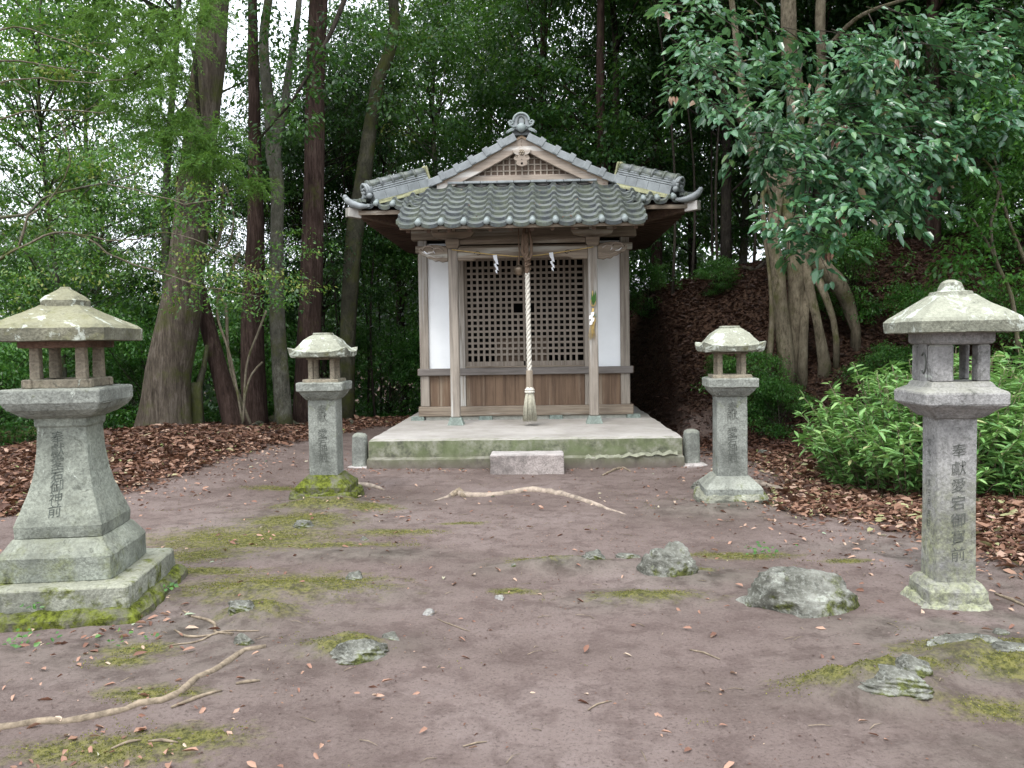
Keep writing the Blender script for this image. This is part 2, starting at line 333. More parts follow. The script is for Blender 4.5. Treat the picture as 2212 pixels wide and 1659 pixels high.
def ss(a, b, x):
    q = np.clip((x-a)/(b-a), 0, 1); return q*q*(3-2*q)
def vnoise(x, y, seed=0):
    xi = np.floor(x).astype(np.int64); yi = np.floor(y).astype(np.int64); fx = x-xi; fy = y-yi
    fx = fx*fx*(3-2*fx); fy = fy*fy*(3-2*fy)
    def h(a, b):
        n_ = (a*374761393+b*668265263+seed*974634777) & 0xffffffff
        n_ = ((n_ ^ (n_ >> 13))*1274126177) & 0xffffffff
        return ((n_ ^ (n_ >> 16)) & 0xffff)/65535.0
    return (h(xi, yi)*(1-fx)+h(xi+1, yi)*fx)*(1-fy)+(h(xi, yi+1)*(1-fx)+h(xi+1, yi+1)*fx)*fy
def fbm(x, y, f, o=4, seed=0):
    s = 0; a = .5
    for k in range(o): s = s+a*vnoise(x*f+17*k, y*f-9*k, seed+k); f *= 2.03; a *= .5
    return s
# ------------------------------------------------------------------ the ground
MOSS = [(520,1165,.75,.38),(640,1130,.45,.28),(430,1200,.3,.2),(700,1180,.55,.1),(850,1150,.35,.12),(600,1270,.6,.3),(450,1235,.35,.1),
        (700,1255,.4,.12),(800,1100,.25,.15),(560,1330,.22,.14),(300,1405,.18,.1),(260,1430,.14,.07),(740,1410,.18,.1),(330,1500,.22,.08),(400,1600,.25,.1),
        (250,1625,.35,.12),(1200,1215,.3,.12),(1110,1275,.15,.06),(1400,1290,.3,.12),(1540,1195,.22,.06),(1620,1200,.3,.09),(1830,1215,.15,.05),(1500,1235,.12,.05),
        (1860,1490,.28,.1),(2080,1420,.3,.12),(2180,1460,.25,.12),(1980,1460,.14,.08),(2150,1540,.2,.08),(150,1620,.2,.05),(690,1100,.4,.15),(620,1060,.4,.1),
        (1420,1000,.3,.05),(1640,1090,.3,.08),(1000,1130,.2,.05)]
BUMPS = [(620,1285,.5,.2,.05),(560,1335,.2,.15,.06),(1230,1225,.4,.15,.05),(1400,1295,.35,.15,.03),(750,1405,.25,.13,.05),(1900,1500,.3,.16,.09),(2160,1440,.5,.25,.07),
         (640,1130,.5,.25,.03),(700,1095,.5,.35,.06),(1560,1100,.5,.3,.04),(1500,1240,.3,.2,.02),(740,1200,.5,.15,.02)]
def to_w(L): return [(gz(a, b).x, gz(a, b).y, *r_) for a, b, *r_ in L]
MOSSW, BUMPW = to_w(MOSS), to_w(BUMPS)
def xr_(y): return np.interp(y, [3, 4.4, 5.2, 6.2, 7.4, 9.9, 11, 13, 15, 16.5], [4.5, 3.4, 2.95, 2.5, 2.2, 2.75, 2.6, 2.1, 1.6, -3])
def xl_(y): return np.interp(y, [3, 6.6, 7.3, 10.3, 12, 13, 14, 16], [-20, -6.5, -4.5, -3.75, -3.6, -3.0, -2.4, 0])
def litter(x, y):
    n_ = (fbm(x, y, 1.1, 4, 5)-.47)*1.6
    a = ss(-.35, .55, x-xr_(y)+n_); b = ss(-.25, .35, xl_(y)-x+n_*.6)
    return np.clip(np.maximum(a, b)*np.where(y > 16.5, 1, 1), 0, 1)
def hz(x, y):
    x = np.asarray(x, float); y = np.asarray(y, float)
    yb = np.interp(x, [-60, -2, 1.6, 2.3, 6, 12, 30], [18, 17.2, 16.3, 12.3, 10.6, 9.2, 5])
    A = np.interp(x, [-5, -1, 2, 4, 30], [.0, .5, 2.5, 2.9, 4.5])
    z = A*ss(0, 5.0, y-yb) - np.maximum(0, y-yb-6.5)*.22
    z = z + .05*np.maximum(0, x-2.6)*ss(4, 7, y)*(1-ss(14, 20, y))
    z = z + .36*np.exp(-((x+5.4)/2.0)**2-((y-11.2)/2.6)**2) + .12*np.exp(-((x+2.9)/1.2)**2-((y-14.5)/2)**2)
    z = z - .24*np.maximum(0, -x-8.0)*ss(5, 12, y) - .14*np.maximum(0, y-16)*(1-ss(-5, 0, x))
    z = np.maximum(z, -7)
    li = litter(x, y)
    z = z + .32*np.exp(-((x-4.0)/1.3)**2-((y-13.2)/1.0)**2) + .03*(fbm(x, y, .8, 4, 1)-.47)*1.4 + .010*(fbm(x, y, 14, 4, 12)-.45) + .012*(fbm(x, y, 6, 3, 2)-.45) + li*.06*(fbm(x, y, 3, 4, 3)-.45)
    for (bx, by, rx, ry, h) in BUMPW:
        e = np.exp(-((x-bx)/rx)**2-((y-by)/ry)**2)
        z = z + 1.5*h*e*(.55+.9*fbm(x, y, 9, 3, 4))
    return z
def hzf(x, y): return float(hz(np.array([x]), np.array([y]))[0])
def grd(lo, hi, fine, far):
    a = list(np.arange(lo, hi+1e-6, fine)); st = fine
    left = []; p = lo
    while p > -far: st *= 1.25; p -= st; left.append(p)
    st = fine; right = []; p = hi
    while p < far: st *= 1.25; p += st; right.append(p)
    return np.array(left[::-1]+a+right)
gx = grd(-5.5, 5.5, .028, 900); gyv = np.arange(2.2, 9.5, .028)
p = 2.2; st = .028
below = []
while p > -60: st *= 1.3; p -= st; below.append(p)
p = 9.5; st = .028; above = []
while p < 900: st = st*1.012 if p < 24 else st*1.25; p += st; above.append(p)
gyv = np.array(below[::-1]+list(gyv)+above)
X, Y = np.meshgrid(gx, gyv); Z = hz(X, Y)
nx, ny = len(gx), len(gyv)
me = bpy.data.meshes.new('ground'); me.vertices.add(nx*ny)
me.vertices.foreach_set('co', np.stack([X, Y, Z], -1).ravel())
ii = (np.arange(ny-1)[:, None]*nx+np.arange(nx-1)[None, :]).ravel()
q = np.stack([ii, ii+1, ii+nx+1, ii+nx], -1).ravel()
me.loops.add(len(q)); me.loops.foreach_set('vertex_index', q)
me.polygons.add(len(ii)); me.polygons.foreach_set('loop_start', np.arange(0, len(q), 4)); me.polygons.foreach_set('loop_total', np.full(len(ii), 4))
me.polygons.foreach_set('use_smooth', np.ones(len(ii), bool)); me.update(); me.validate()
mo = np.zeros_like(X); ro = np.zeros_like(X)
for (bx, by, rx, ry) in MOSSW: mo = np.maximum(mo, np.exp(-((X-bx)/(rx*1.35))**2-((Y-by)/(ry*1.35))**2)*1.05)
mo = mo*(1-.8*litter(X, Y)); mo[mo < .05] = -1
for (bx, by, rx, ry, h) in BUMPW: ro = np.maximum(ro, np.exp(-((X-bx)/(rx*1.4))**2-((Y-by)/(ry*1.4))**2))
ro = np.maximum(ro, .8*ss(.9, 2.2, X)*(1-ss(5.2, 7, Y))*ss(.42, .55, fbm(X, Y, 1.5, 4, 8)))
ro = np.maximum(ro, .7*np.exp(-((X+1.9)/.9)**2-((Y-4.3)/.8)**2))
for nm, ar in (('moss', mo), ('litter', litter(X, Y)), ('rough', ro)):
    at = me.attributes.new(nm, 'FLOAT', 'POINT'); at.data.foreach_set('value', ar.ravel().astype(np.float32))
me.materials.append(M['ground']); g = bpy.data.objects.new('ground', me); COL.objects.link(g)
tag(g, 'purplish brown trodden earth with moss patches rising to a leafy bank', None, None, 'structure')

# ------------------------------------------------------------------ leaves in bulk
def unit(a): return a/np.maximum(np.linalg.norm(a, axis=-1, keepdims=True), 1e-9)
def leaf_mesh(name, P, A, N, L, W, v, shape=6, curl=.15):
    """P base point, A direction of the midrib, N leaf normal, L length, W width"""
    A = unit(A); S = unit(np.cross(A, N)); N = np.cross(S, A); n = len(P)
    L = np.broadcast_to(np.asarray(L, float), n)[:, None]; W = np.broadcast_to(np.asarray(W, float), n)[:, None]
    if shape == 6:
        rows = [P, P+A*L*.3+S*W*.42+N*W*.16, P+A*L*.68+S*W*.36+N*W*.08-N*L*curl*.4, P+A*L-N*L*curl, P+A*L*.68-S*W*.36+N*W*.08-N*L*curl*.4, P+A*L*.3-S*W*.42+N*W*.16]
        F_ = np.array([[0, 1, 2, 3], [0, 3, 4, 5]])
    else:
        rows = [P, P+A*L*.45+S*W*.5, P+A*L-N*L*curl, P+A*L*.45-S*W*.5]
        F_ = np.array([[0, 1, 2, 3]])
    k = len(rows); V = np.stack(rows, 1).reshape(-1, 3)
    idx = (np.arange(n)[:, None, None]*k+F_[None]).ravel(); nf = n*len(F_)
    me = bpy.data.meshes.new(name); me.vertices.add(len(V)); me.vertices.foreach_set('co', V.ravel())
    me.loops.add(len(idx)); me.loops.foreach_set('vertex_index', idx)
    me.polygons.add(nf); me.polygons.foreach_set('loop_start', np.arange(0, nf*4, 4)); me.polygons.foreach_set('loop_total', np.full(nf, 4))
    me.update()
    at = me.attributes.new('v', 'FLOAT', 'FACE'); at.data.foreach_set('value', np.repeat(v, len(F_)).astype(np.float32))
    return me
def link(name, me, mat, parent=None):
    if mat and not len(me.materials): me.materials.append(M[mat])
    o = bpy.data.objects.new(name, me); COL.objects.link(o); o.parent = parent; return o
rng = np.random.default_rng(11)
def sprays(C, rad, per, leaf, flat=.35, droop=.25, seed=0, bright=0.0, zr=None):
    """C cluster centres (n,3), rad their radii, per leaves each: flattened, drooping, twig-like sprays"""
    rg = np.random.default_rng(seed); n = len(C); P0 = np.repeat(C, per, 0); r_ = np.repeat(np.broadcast_to(rad, n), per)
    az = np.repeat(rg.uniform(0, 2*PI, n), per); k = 5
    th = az+rg.integers(0, k, n*per)*(2*PI/k)+rg.normal(0, .22, n*per)
    q = rg.uniform(.1, 1, n*per)**.7
    tilt = np.repeat(rg.normal(0, .3, n), per); tdir = np.repeat(rg.uniform(0, 2*PI, n), per)
    D = np.stack([np.cos(th), np.sin(th), np.zeros_like(th)], 1)
    P = P0+D*(q*r_)[:, None]+rg.normal(0, 1, (n*per, 3))*(r_*.12)[:, None]
    P[:, 2] += -droop*r_*q**2+tilt*r_*q*np.cos(th-tdir)+rg.normal(0, flat*.35, n*per)*r_
    A = D+rg.normal(0, .55, (n*per, 3)); A[:, 2] -= .25+droop
    N = np.stack([rg.normal(0, .45, n*per), rg.normal(-.15, .45, n*per), np.ones(n*per)], 1)
    v = np.clip(np.repeat(rg.normal(.45, .27, n), per)+rg.normal(0, .17, n*per)+bright, 0, 1)
    s = leaf*rg.uniform(.7, 1.25, n*per)
    return P, A, N, s, v
def in_ellipsoid(n, c, r_, rg, shell=.5):
    d = unit(rg.normal(0, 1, (n, 3))); q = rg.uniform(shell**3, 1, n)**(1/3)
    return np.asarray(c)+d*q[:, None]*np.asarray(r_)
# fallen leaves -------------------------------------------------
def scatter(n, x0, x1, y0, y1, dens, seed):
    rg = np.random.default_rng(seed); x = rg.uniform(x0, x1, n); y = rg.uniform(y0, y1, n); k = rg.uniform(0, 1, n) < dens(x, y)
    return x[k], y[k]
def on_platform(x, y): return (np.abs(x+.2) < 1.9) & (y > 9.86) & (y < 16.8)
def fallen(x, y, size, seed, lift=.012, tilt=.5):
    rg = np.random.default_rng(seed); n = len(x); z = hz(x, y)+lift*rg.uniform(.2, 1.8, n)
    P = np.stack([x, y, z], 1); th = rg.uniform(0, 2*PI, n)
    A = np.stack([np.cos(th), np.sin(th), rg.normal(0, tilt*.5, n)], 1); N = np.stack([rg.normal(0, tilt, n), rg.normal(0, tilt, n), np.ones(n)], 1)
    s = size*rg.uniform(.45, 1.4, n); return P, A, N, s
x1_, y1_ = scatter(185000, -9.5, -2.4, 6.3, 19, lambda x, y: np.where(on_platform(x, y), 0, litter(x, y)**1.3), 1)
x2_, y2_ = scatter(225000, 1.6, 9.5, 4.4, 18.5, lambda x, y: np.where(on_platform(x, y), 0, litter(x, y)**1.4*np.where(y > 11, .75, 1)), 2)
x3_, y3_ = scatter(9000, -3, 3, 14, 22, lambda x, y: np.where(on_platform(x, y), 0, litter(x, y)), 3)
xx = np.concatenate([x1_, x2_, x3_]); yy = np.concatenate([y1_, y2_, y3_])
P, A, N, s = fallen(xx, yy, .06, 4, .02, .65)
v = np.clip(rng.beta(1.5, 2.0, len(xx))*1.05, 0, 1)
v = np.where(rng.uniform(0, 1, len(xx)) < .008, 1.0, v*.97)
dk = (yy > 11) & (xx > 0); v = np.where((yy < 10.5) & (xx > 0), np.clip(v*1.12+.08, 0, .98), v); v = np.where(dk, v*np.interp(yy, [10.5, 13], [.8, .24]), v); s = s*np.random.default_rng(3).lognormal(0, .28, len(s))  # tree shade on the rear bank is put into the leaf tone
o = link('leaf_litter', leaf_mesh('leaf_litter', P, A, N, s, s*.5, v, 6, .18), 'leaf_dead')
tag(o, 'thick reddish brown carpet of fallen leaves along both edges of the clearing', 'leaf litter', None, 'stuff')
def sparse_d(x, y):
    e = np.minimum(np.abs(x-xr_(y)), np.abs(x-xl_(y))); near = np.exp(-(e/.7)**2)*.5
    nn = fbm(x, y, .9, 4, 21)
    side = .22*ss(.6, 2.4, np.abs(x-.3))
    d = .035+near+side*ss(.42, .6, nn)+.2*ss(.55, .68, nn)
    d += .6*np.exp(-((x+2.3)/.45)**2-((y-4.0)/.25)**2)+.35*np.exp(-((x+1.9)/.5)**2-((y-2.9)/.35)**2)
    d += .5*np.exp(-((y-9.75)/.12)**2)*(np.abs(x+.2) < 2)
    return np.where(on_platform(x, y), 0, np.clip(d, 0, 1))
x4, y4 = scatter(20000, -5, 5.5, 2.3, 11, sparse_d, 6)
P, A, N, s = fallen(x4, y4, .05, 7, .01, .5)
v = np.clip(rng.beta(1.6, 1.6, len(x4)), 0, 1)
o = link('scattered_leaves', leaf_mesh('scattered_leaves', P, A, N, s, s*.42, v, 6, .3), 'leaf_dead_pale')
x7, y7 = scatter(15000, -4.8, 5, 2.3, 10.5, lambda x, y: np.where(on_platform(x, y), 0, .15+.85*ss(.42, .62, fbm(x, y, 1.3, 4, 51))), 52)
Pf, Af, Nf, sf = fallen(x7, y7, .014, 53, .004, .4); vf = np.clip(np.random.default_rng(54).beta(1.3, 2.2, len(x7)), 0, .97)
of = link('leaf_fragments', leaf_mesh('leaf_fragments', Pf, Af, Nf, sf, sf*.5, vf, 4, .2), 'leaf_dead'); tag(of, 'tiny broken bits of reddish leaf trodden into the earth', 'leaf bits', None, 'stuff')
tag(o, 'single dry leaves scattered over the bare trodden earth', 'leaves', None, 'stuff')
def moss_d(x, y):
    d = np.zeros_like(x)
    for (bx, by, rx, ry) in MOSSW: d = np.maximum(d, np.exp(-((x-bx)/(rx*1.1))**2-((y-by)/(ry*1.1))**2))
    return np.where(litter(x, y) < .3, np.clip(.8*ss(.3, 1.0, d+(fbm(x, y, 5, 4, 31)-.47)*1.6), 0, 1), 0)
xm, ym = scatter(420000, -4.2, 3.6, 2.4, 9, moss_d, 30)
rg = np.random.default_rng(32); n_ = len(xm)
P = np.stack([xm, ym, hz(xm, ym)+.004*fbm(xm, ym, 20, 3, 33)-.001], 1); th = rg.uniform(0, 2*PI, n_)
o = link('moss_tufts', leaf_mesh('moss_tufts', P, np.stack([rg.normal(0, 1, n_), rg.normal(0, 1, n_), np.ones(n_)], 1), np.stack([np.cos(th), np.sin(th), np.zeros(n_)], 1), rg.uniform(.003, .008, n_), .007, np.clip(fbm(xm, ym, 8, 3, 34)*1.1+rg.normal(0, .18, n_)-.05, 0, 1), 4, .2), 'moss')
tag(o, 'low cushions of olive green moss spread over the bare earth', 'moss', None, 'stuff')
# small stones and crumbs of earth
mb = MB()
x5, y5 = scatter(11000, -4.5, 5, 2.3, 10.5, lambda x, y: np.where(on_platform(x, y), 0, .12+.8*ss(.45, .62, fbm(x, y, 1.5, 4, 8))*ss(-.5, 1.5, np.abs(x-.2))), 9)
z5 = hz(x5, y5)
for x, y, z in zip(x5, y5, z5):
    r_ = random.uniform(.003, .009)*(2.0 if random.random() < .05 else 1)
    mb.add([(x+r_*random.uniform(.6, 1.4)*a, y+r_*random.uniform(.6, 1.4)*b, z+r_*c_*random.uniform(.5, .9)) for a, b, c_ in ((1, 0, 0), (0, 1, 0), (-1, 0, 0), (0, -1, 0), (0, 0, 1))],
           [(0, 1, 4), (1, 2, 4), (2, 3, 4), (3, 0, 4)])
o = mb.build('gravel', mat_plain('earth_crumb', (.12, .095, .085), .95, .1, 0, .5, 30, .2)); tag(o, 'fine grit and crumbs of stone lying on the earth', 'gravel', None, 'stuff')
# fine dead twigs and needles
mb = MB()
x6, y6 = scatter(1500, -4.5, 5, 2.3, 11, lambda x, y: np.where(on_platform(x, y), 0, .35+.6*litter(x, y)), 13)
for x, y in zip(x6, y6):
    a = random.uniform(0, 2*PI); l = random.uniform(.02, .09); z = hzf(x, y)+.004
    mb.tube([(x, y, z), (x+math.cos(a)*l*.5+random.uniform(-.008, .008), y+math.sin(a)*l*.5, z+.006), (x+math.cos(a)*l, y+math.sin(a)*l, hzf(x+math.cos(a)*l, y+math.sin(a)*l)+.003)], [.0022, .002, .001], 3)
o = mb.build('twig_litter', M['twig']); tag(o, 'fine broken twigs and needles strewn over the ground', 'twigs', None, 'stuff')
# ------------------------------------------------------------------ platform, step, posts
PZ = .37; SX = -.21
pt = thing('stone_platform', 'low wide concrete platform with mossy green sides under the shrine hall', 'platform', (SX+.02, 9.88, 0))
mb = MB(); n = 40
# main slab with slightly wavy worn front edge
rings = []
hx, y1 = 1.88, 6.9
def prect(z, ins):
    pts = []
    for i in range(n): q = i/n; pts.append((-hx+ins+2*(hx-ins)*q, ins+.012*math.sin(q*23)+.008*math.sin(q*61), z))
    for i in range(n): q = i/n; pts.append((hx-ins+.012*math.sin(q*31), ins+(y1-2*ins)*q, z))
    for i in range(n): q = i/n; pts.append((hx-ins-2*(hx-ins)*q, y1-ins, z))
    for i in range(n): q = i/n; pts.append((-hx+ins, y1-ins-(y1-2*ins)*q, z))
    return pts
mb.loft([prect(-.15, -.03), prect(.12, -.022), prect(.15, -.003), prect(.345, 0.0), prect(PZ, .025)])
mb.build('slab', 'concrete', pt, disp=.02, sub=1, dscale=.18)
mb = MB()   # crumbling patch of pale render along the right foot
pts = []
for i in range(26):
    q = i/25; pts.append((.72+1.1*q, -.01, .11+.05*q+.012*math.sin(i*1.7)))
vs = []; fs = []
for i, (x, y, z) in enumerate(pts):
    vs += [(x, -.012, z+.035+.012*math.sin(i*2.3)), (x, -.035, z), (x, -.005, z-.02-.012*math.sin(i*.9))]
for i in range(25): fs += [(3*i, 3*i+1, 3*i+4, 3*i+3), (3*i+1, 3*i+2, 3*i+5, 3*i+4)]
mb.add(vs, fs); mb.build('render_patch', mat_plain('pale_render', (.23, .235, .175), .95, .1, 0, .3, 20, .5), pt)
st = thing('stone_step', 'short squared stone step in front of the platform', 'step', (-.155, 9.62, 0))
mb = MB(); mb.box(-.425, .425, -.16, .17, -.05, .225); mb.build('step_block', 'step', st, bevel=.018, segs=2, sub=3, disp=.018, dscale=.12)
for k, (x, lab) in enumerate(((-2.2, 'short round-topped stone post at the left corner of the platform'), (1.82, 'short round-topped stone post at the right corner of the platform'))):
    o = thing('stone_post', lab, 'post', (x, 10.0, 0), .15*k, 'stone posts at the platform corners')
    mb = MB(); pr_ = [(-.1, .094), (.3, .09), (.40, .086), (.425, .07), (.44, .035)]
    mb.loft([sqring(h, z, 0, 4, .18) for z, h in pr_], True); mb.build('post_shaft', 'granite', o, sub=2, disp=.014, dscale=.1)
    mb = MB(); mb.loft([sqring(.19, -.06, 0, 4, .2), sqring(.17, .015, 0, 4, .2), sqring(.11, .04, 0, 4, .2)]); mb.build('post_foot', 'step', o, sub=2, disp=.03, dscale=.1)

# ------------------------------------------------------------------ shrine hall
YW = 12.4
sh = thing('shrine_hall', 'small wooden shrine hall with grey tiled hip and gable roof and white plaster side panels', 'shrine', (SX, 0, 0))
def bx(name, mat, parent, *b, bev=.006):
    m = MB(); m.box(*b); return m.build(name, mat, parent, bevel=bev)
# body
HW = 1.56; YB = YW+3.1
def pillar(x, y, z0, z1, w_=.07, parent=sh, name='corner_pillar'):
    return bx(name, 'wood', parent, x-w_, x+w_, y-w_, y+w_, z0, z1, bev=.01)
for x in (-1.505, 1.49):
    pillar(x, YW+.02, .57, 3.05, .068); pillar(x, YB, .57, 3.05)
for x in (-.95, .945): bx('inner_pillar', 'wood', sh, x-.056, x+.056, YW-.05, YW+.07, .57, 2.9)
bx('ground_sill', 'wood_x', sh, -1.60, 1.60, YW-.11, YW+.05, .425, .57, bev=.012)
for sx in (-1, 1): bx('side_sill', 'wood_y', sh, sx*1.56-.06, sx*1.56+.06, YW+.05, YB+.06, .427, .568)
for x in (-1.62, -.6, .45, 1.60):
    m = MB(); m.loft([sqring(.11, PZ-.03, 0, 3, .1, .10), sqring(.10, .425, 0, 3, .1, .09)]); m.build('sill_stone', 'plinth', sh, loc=(x, YW-.03, 0), sub=2, disp=.012, dscale=.08)
bx('sill_underlay', mat_plain('under_sill_mortar', (.40, .40, .35), .95, .1), sh, -1.5, 1.52, YW-.06, YW+.04, PZ-.02, .424)
for x0, x1 in ((-1.655, 1.65),): bx('waist_rail', 'rail', sh, x0+.05, x1-.05, YW-.085, YW+.02, 1.035, 1.14, bev=.008)
for a, b in ((-1.437, -1.006), (1.001, 1.422)):
    bx('plaster_panel', 'plaster', sh, a, b, YW+.0, YW+.04, 1.14, 3.0, bev=0)
m = MB(); x = -1.437
for a, b in ((-1.437, -1.006), (-.894, .889), (1.001, 1.422)):
    k = max(2, round((b-a)/.145)); 
    for i in range(k):
        d = random.uniform(-.002, .002); m.box(a+(b-a)*i/k+.0008, a+(b-a)*(i+1)/k-.0008, YW-.012+d, YW+.02, .57, 1.035)
    m.box(a, b, YW+.021, YW+.03, .57, 1.035)
m.build('dado_boards', 'board', sh, bevel=.003)
for sx in (-1, 1):
    bx('side_wall', 'plaster', sh, sx*1.53-.02, sx*1.53+.02, YW+.09, YB-.07, 1.14, 3.05, bev=0)
    bx('side_boards', 'board', sh, sx*1.535-.02, sx*1.535+.02, YW+.09, YB-.07, .57, 1.04)
    bx('side_rail', 'wood_y', sh, sx*1.585-.04, sx*1.585+.04, YW+.021, YB+.05, 1.036, 1.139)
bx('back_wall', 'plaster', sh, -1.43, 1.42, YB-.02, YB+.02, .57, 3.05, bev=0)
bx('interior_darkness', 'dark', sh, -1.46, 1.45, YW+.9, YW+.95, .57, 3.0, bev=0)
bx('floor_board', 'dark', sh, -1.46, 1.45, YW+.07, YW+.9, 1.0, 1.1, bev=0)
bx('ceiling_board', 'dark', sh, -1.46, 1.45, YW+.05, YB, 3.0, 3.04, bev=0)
# lattice doors
P_ = .0864; X0 = -.853; Z0 = 1.268; NR = 17
def lattice(c0, c1, name_door):
    x0 = X0+c0*P_-.034; x1 = X0+c1*P_
    d = bpy.data.objects.new('lattice_door', None); COL.objects.link(d); d.parent = sh; d.location = (0, YW+.0, 0)
    m = MB(); xo = x0-.03 if c0 == 0 else x0; xi = x1+.03 if c1 == 20 else x1
    m.box(xo, xi, -.0, .045, Z0-.034-.07, Z0-.034); m.box(xo, xi, -.0, .045, Z0+NR*P_-.0005, Z0+NR*P_+.06)
    for a, b in (((xo, x0+.034) if c0 == 0 else (x0, x0+.034)), ((x1-.001, xi) if c1 == 20 else (x1-.001, x1-.0005))):
        if b-a > .004: m.box(a, b, .0, .045, Z0-.034, Z0+NR*P_)
    m.build('door_frame', 'lattice', d, bevel=.003)
    m = MB()
    for c in range(c0, c1+1):
        x = X0+c*P_-.034
        if c == c0: continue
        if c == c1 and c1 == 20: continue
        segs = [(Z0-.034, Z0+NR*P_)]
        if c in (9, 10, 11): segs = [(Z0-.034, Z0+8*P_-.034), (Z0+10*P_, Z0+NR*P_)]
        for a, b in segs: m.box(x, x+.034, .010, .034, a, b)
    m.build('lattice_uprights', 'lattice', d, bevel=.0025)
    m = MB()
    for r_ in range(1, NR):
        z = Z0+r_*P_-.034; sg = [(x0+.03, x1)]
        if r_ == 9: sg = [(x0+.03, X0+8*P_-.034)] if c0 == 0 else [(X0+12*P_, x1)]
        for a, b in sg: m.box(a, b, .0125, .0315, z, z+.034)
    m.build('lattice_crosspieces', 'lattice_x', d, bevel=.0025)
    return d
lattice(0, 10, ''); lattice(10, 20, '')
bx('door_sill', 'wood_x', sh, -.894, .889, YW-.045, YW+.07, 1.141, 1.165); bx('door_track', 'wood_x', sh, -.894, .889, YW-.02, YW+.07, 1.166, Z0-.106)
bx('offering_box', 'inner', sh, X0+5*P_, X0+14*P_, YW+.07, YW+.4, 1.1, Z0+4*P_-.02)
bx('head_beam', 'wood_x', sh, -1.435, 1.42, YW-.045, YW+.07, 2.80, 2.96); bx('wall_plate', 'wood_x', sh, -1.66, 1.66, YW-.10, YW+.10, 3.05, 3.20)
for sx in (-1, 1): bx('side_plate', 'wood_y', sh, sx*1.52-.07, sx*1.52+.07, YW+.1, YB+.4, 3.05, 3.19)
# porch: pillars, rainbow beam, carved ends
YC = 11.6
for x in (-.97, .97):
    m = MB(); m.loft([sqring(.115, PZ-.02, 0, 3), sqring(.112, PZ+.01, 0, 3), sqring(.078, .475, 0, 3)]); m.build('pillar_base', 'plinth', sh, loc=(x, YC, 0), sub=2, disp=.01, dscale=.06)
    bx('porch_pillar', 'wood', sh, x-.065, x+.065, YC-.065, YC+.065, .475, 2.83, bev=.014)
    m = MB(); m.box(x-.095, x+.095, YC-.095, YC+.095, 2.88, 2.955); m.loft([[(x-.07, YC-.07, 2.83), (x+.07, YC-.07, 2.83), (x+.07, YC+.07, 2.83), (x-.07, YC+.07, 2.83)], [(x-.095, YC-.095, 2.879), (x+.095, YC-.095, 2.879), (x+.095, YC+.095, 2.879), (x-.095, YC+.095, 2.879)]])
    m.build('capital_block', 'wood_x', sh, bevel=.006)
    m = MB(); o_ = [(-.3, 0), (-.26, -.07), (-.12, -.1), (.12, -.1), (.26, -.07), (.3, 0)]
    m.prism([(x+a, 3.06+b) for a, b in o_[::-1]], YC-.05, YC+.05); m.build('bracket_arm', 'wood_x', sh, bevel=.006)
    m = MB(); [m.box(x+d-.045, x+d+.045, YC-.06, YC+.06, 3.062, 3.13) for d in (-.24, 0, .24)]; m.build('bearing_blocks', 'wood_x', sh, bevel=.005)
m = MB(); o_ = [(-.905, 2.66), (-.70, 2.66), (-.64, 2.69), (.64, 2.69), (.70, 2.66), (.905, 2.66), (.905, 2.84), (-.905, 2.84)]
m.prism(o_, YC-.05, YC+.05); m.build('rainbow_beam', 'wood_x', sh, bevel=.008)
m = MB()
for sx in (-1, 1):   # carved comma scrolls on the beam face
    for cx in (.62,):
        pts = [(sx*(cx+.05*math.cos(a)*(1-a/9)), YC-.052, 2.75+.035*math.sin(a)*(1-a/9)) for a in np.linspace(0, 5.4, 16)]
        m.tube(pts, .004, 4)
m.build('scroll_line', 'dark', sh)
bx('tie_plate', 'wood_x', sh, -.876, .876, YC-.04, YC+.04, 2.885, 2.95); bx('porch_purlin', 'wood_x', sh, -1.62, 1.62, YC-.07, YC+.07, 3.132, 3.25)
def nosing(sx):
    c = [(1.04, 2.83), (1.04, 2.66), (1.12, 2.645), (1.17, 2.665), (1.22, 2.655), (1.27, 2.69), (1.32, 2.70), (1.35, 2.735), (1.40, 2.74), (1.435, 2.775), (1.45, 2.815), (1.43, 2.85), (1.39, 2.865), (1.35, 2.85), (1.33, 2.87), (1.27, 2.885), (1.2, 2.885), (1.12, 2.87)]
    m = MB(); o_ = [(sx*a, b) for a, b in c]; o_ = o_ if sx < 0 else o_[::-1]; m.prism(o_, YC-.045, YC+.045)
    b = m.build('carved_nosing', 'wood_x', sh, bevel=.006)
    m = MB()
    for pts, r_ in (([(1.40, 2.82), (1.36, 2.86), (1.28, 2.87), (1.22, 2.83), (1.25, 2.78), (1.31, 2.775)], .014), ([(1.1, 2.8), (1.16, 2.84), (1.22, 2.83)], .012), ([(1.1, 2.72), (1.2, 2.70), (1.3, 2.74), (1.4, 2.79)], .010)):
        m.tube([(sx*a, YC-.05, z) for a, z in pts], r_, 6)
    m.build('carved_relief', 'gable', b)
    m = MB(); m.tube([(sx*1.37, YC-.052, 2.80), (sx*1.33, YC-.056, 2.765), (sx*1.28, YC-.054, 2.76)], [.006, .009, .003], 5); m.tube([(sx*1.24, YC-.054, 2.80), (sx*1.215, YC-.058, 2.765)], [.008, .003], 5)
    m.build('tusk', 'paper', b)
    m = MB(); m.sphere((sx*1.405, YC-.045, 2.825), .012, 8, 6); m.sphere((sx*1.25, YC-.045, 2.84), .014, 8, 6); m.build('carved_hollow_shadow', 'dark', b)  # dark balls stand for the shade in the carving's hollows
    bx('beam_cap', 'wood_x', sh, *( (-1.6, -1.07) if sx < 0 else (1.07, 1.6)), YC-.05+.75, YC+.05+.75, 2.86, 2.96)
for s_ in (-1, 1): nosing(s_)
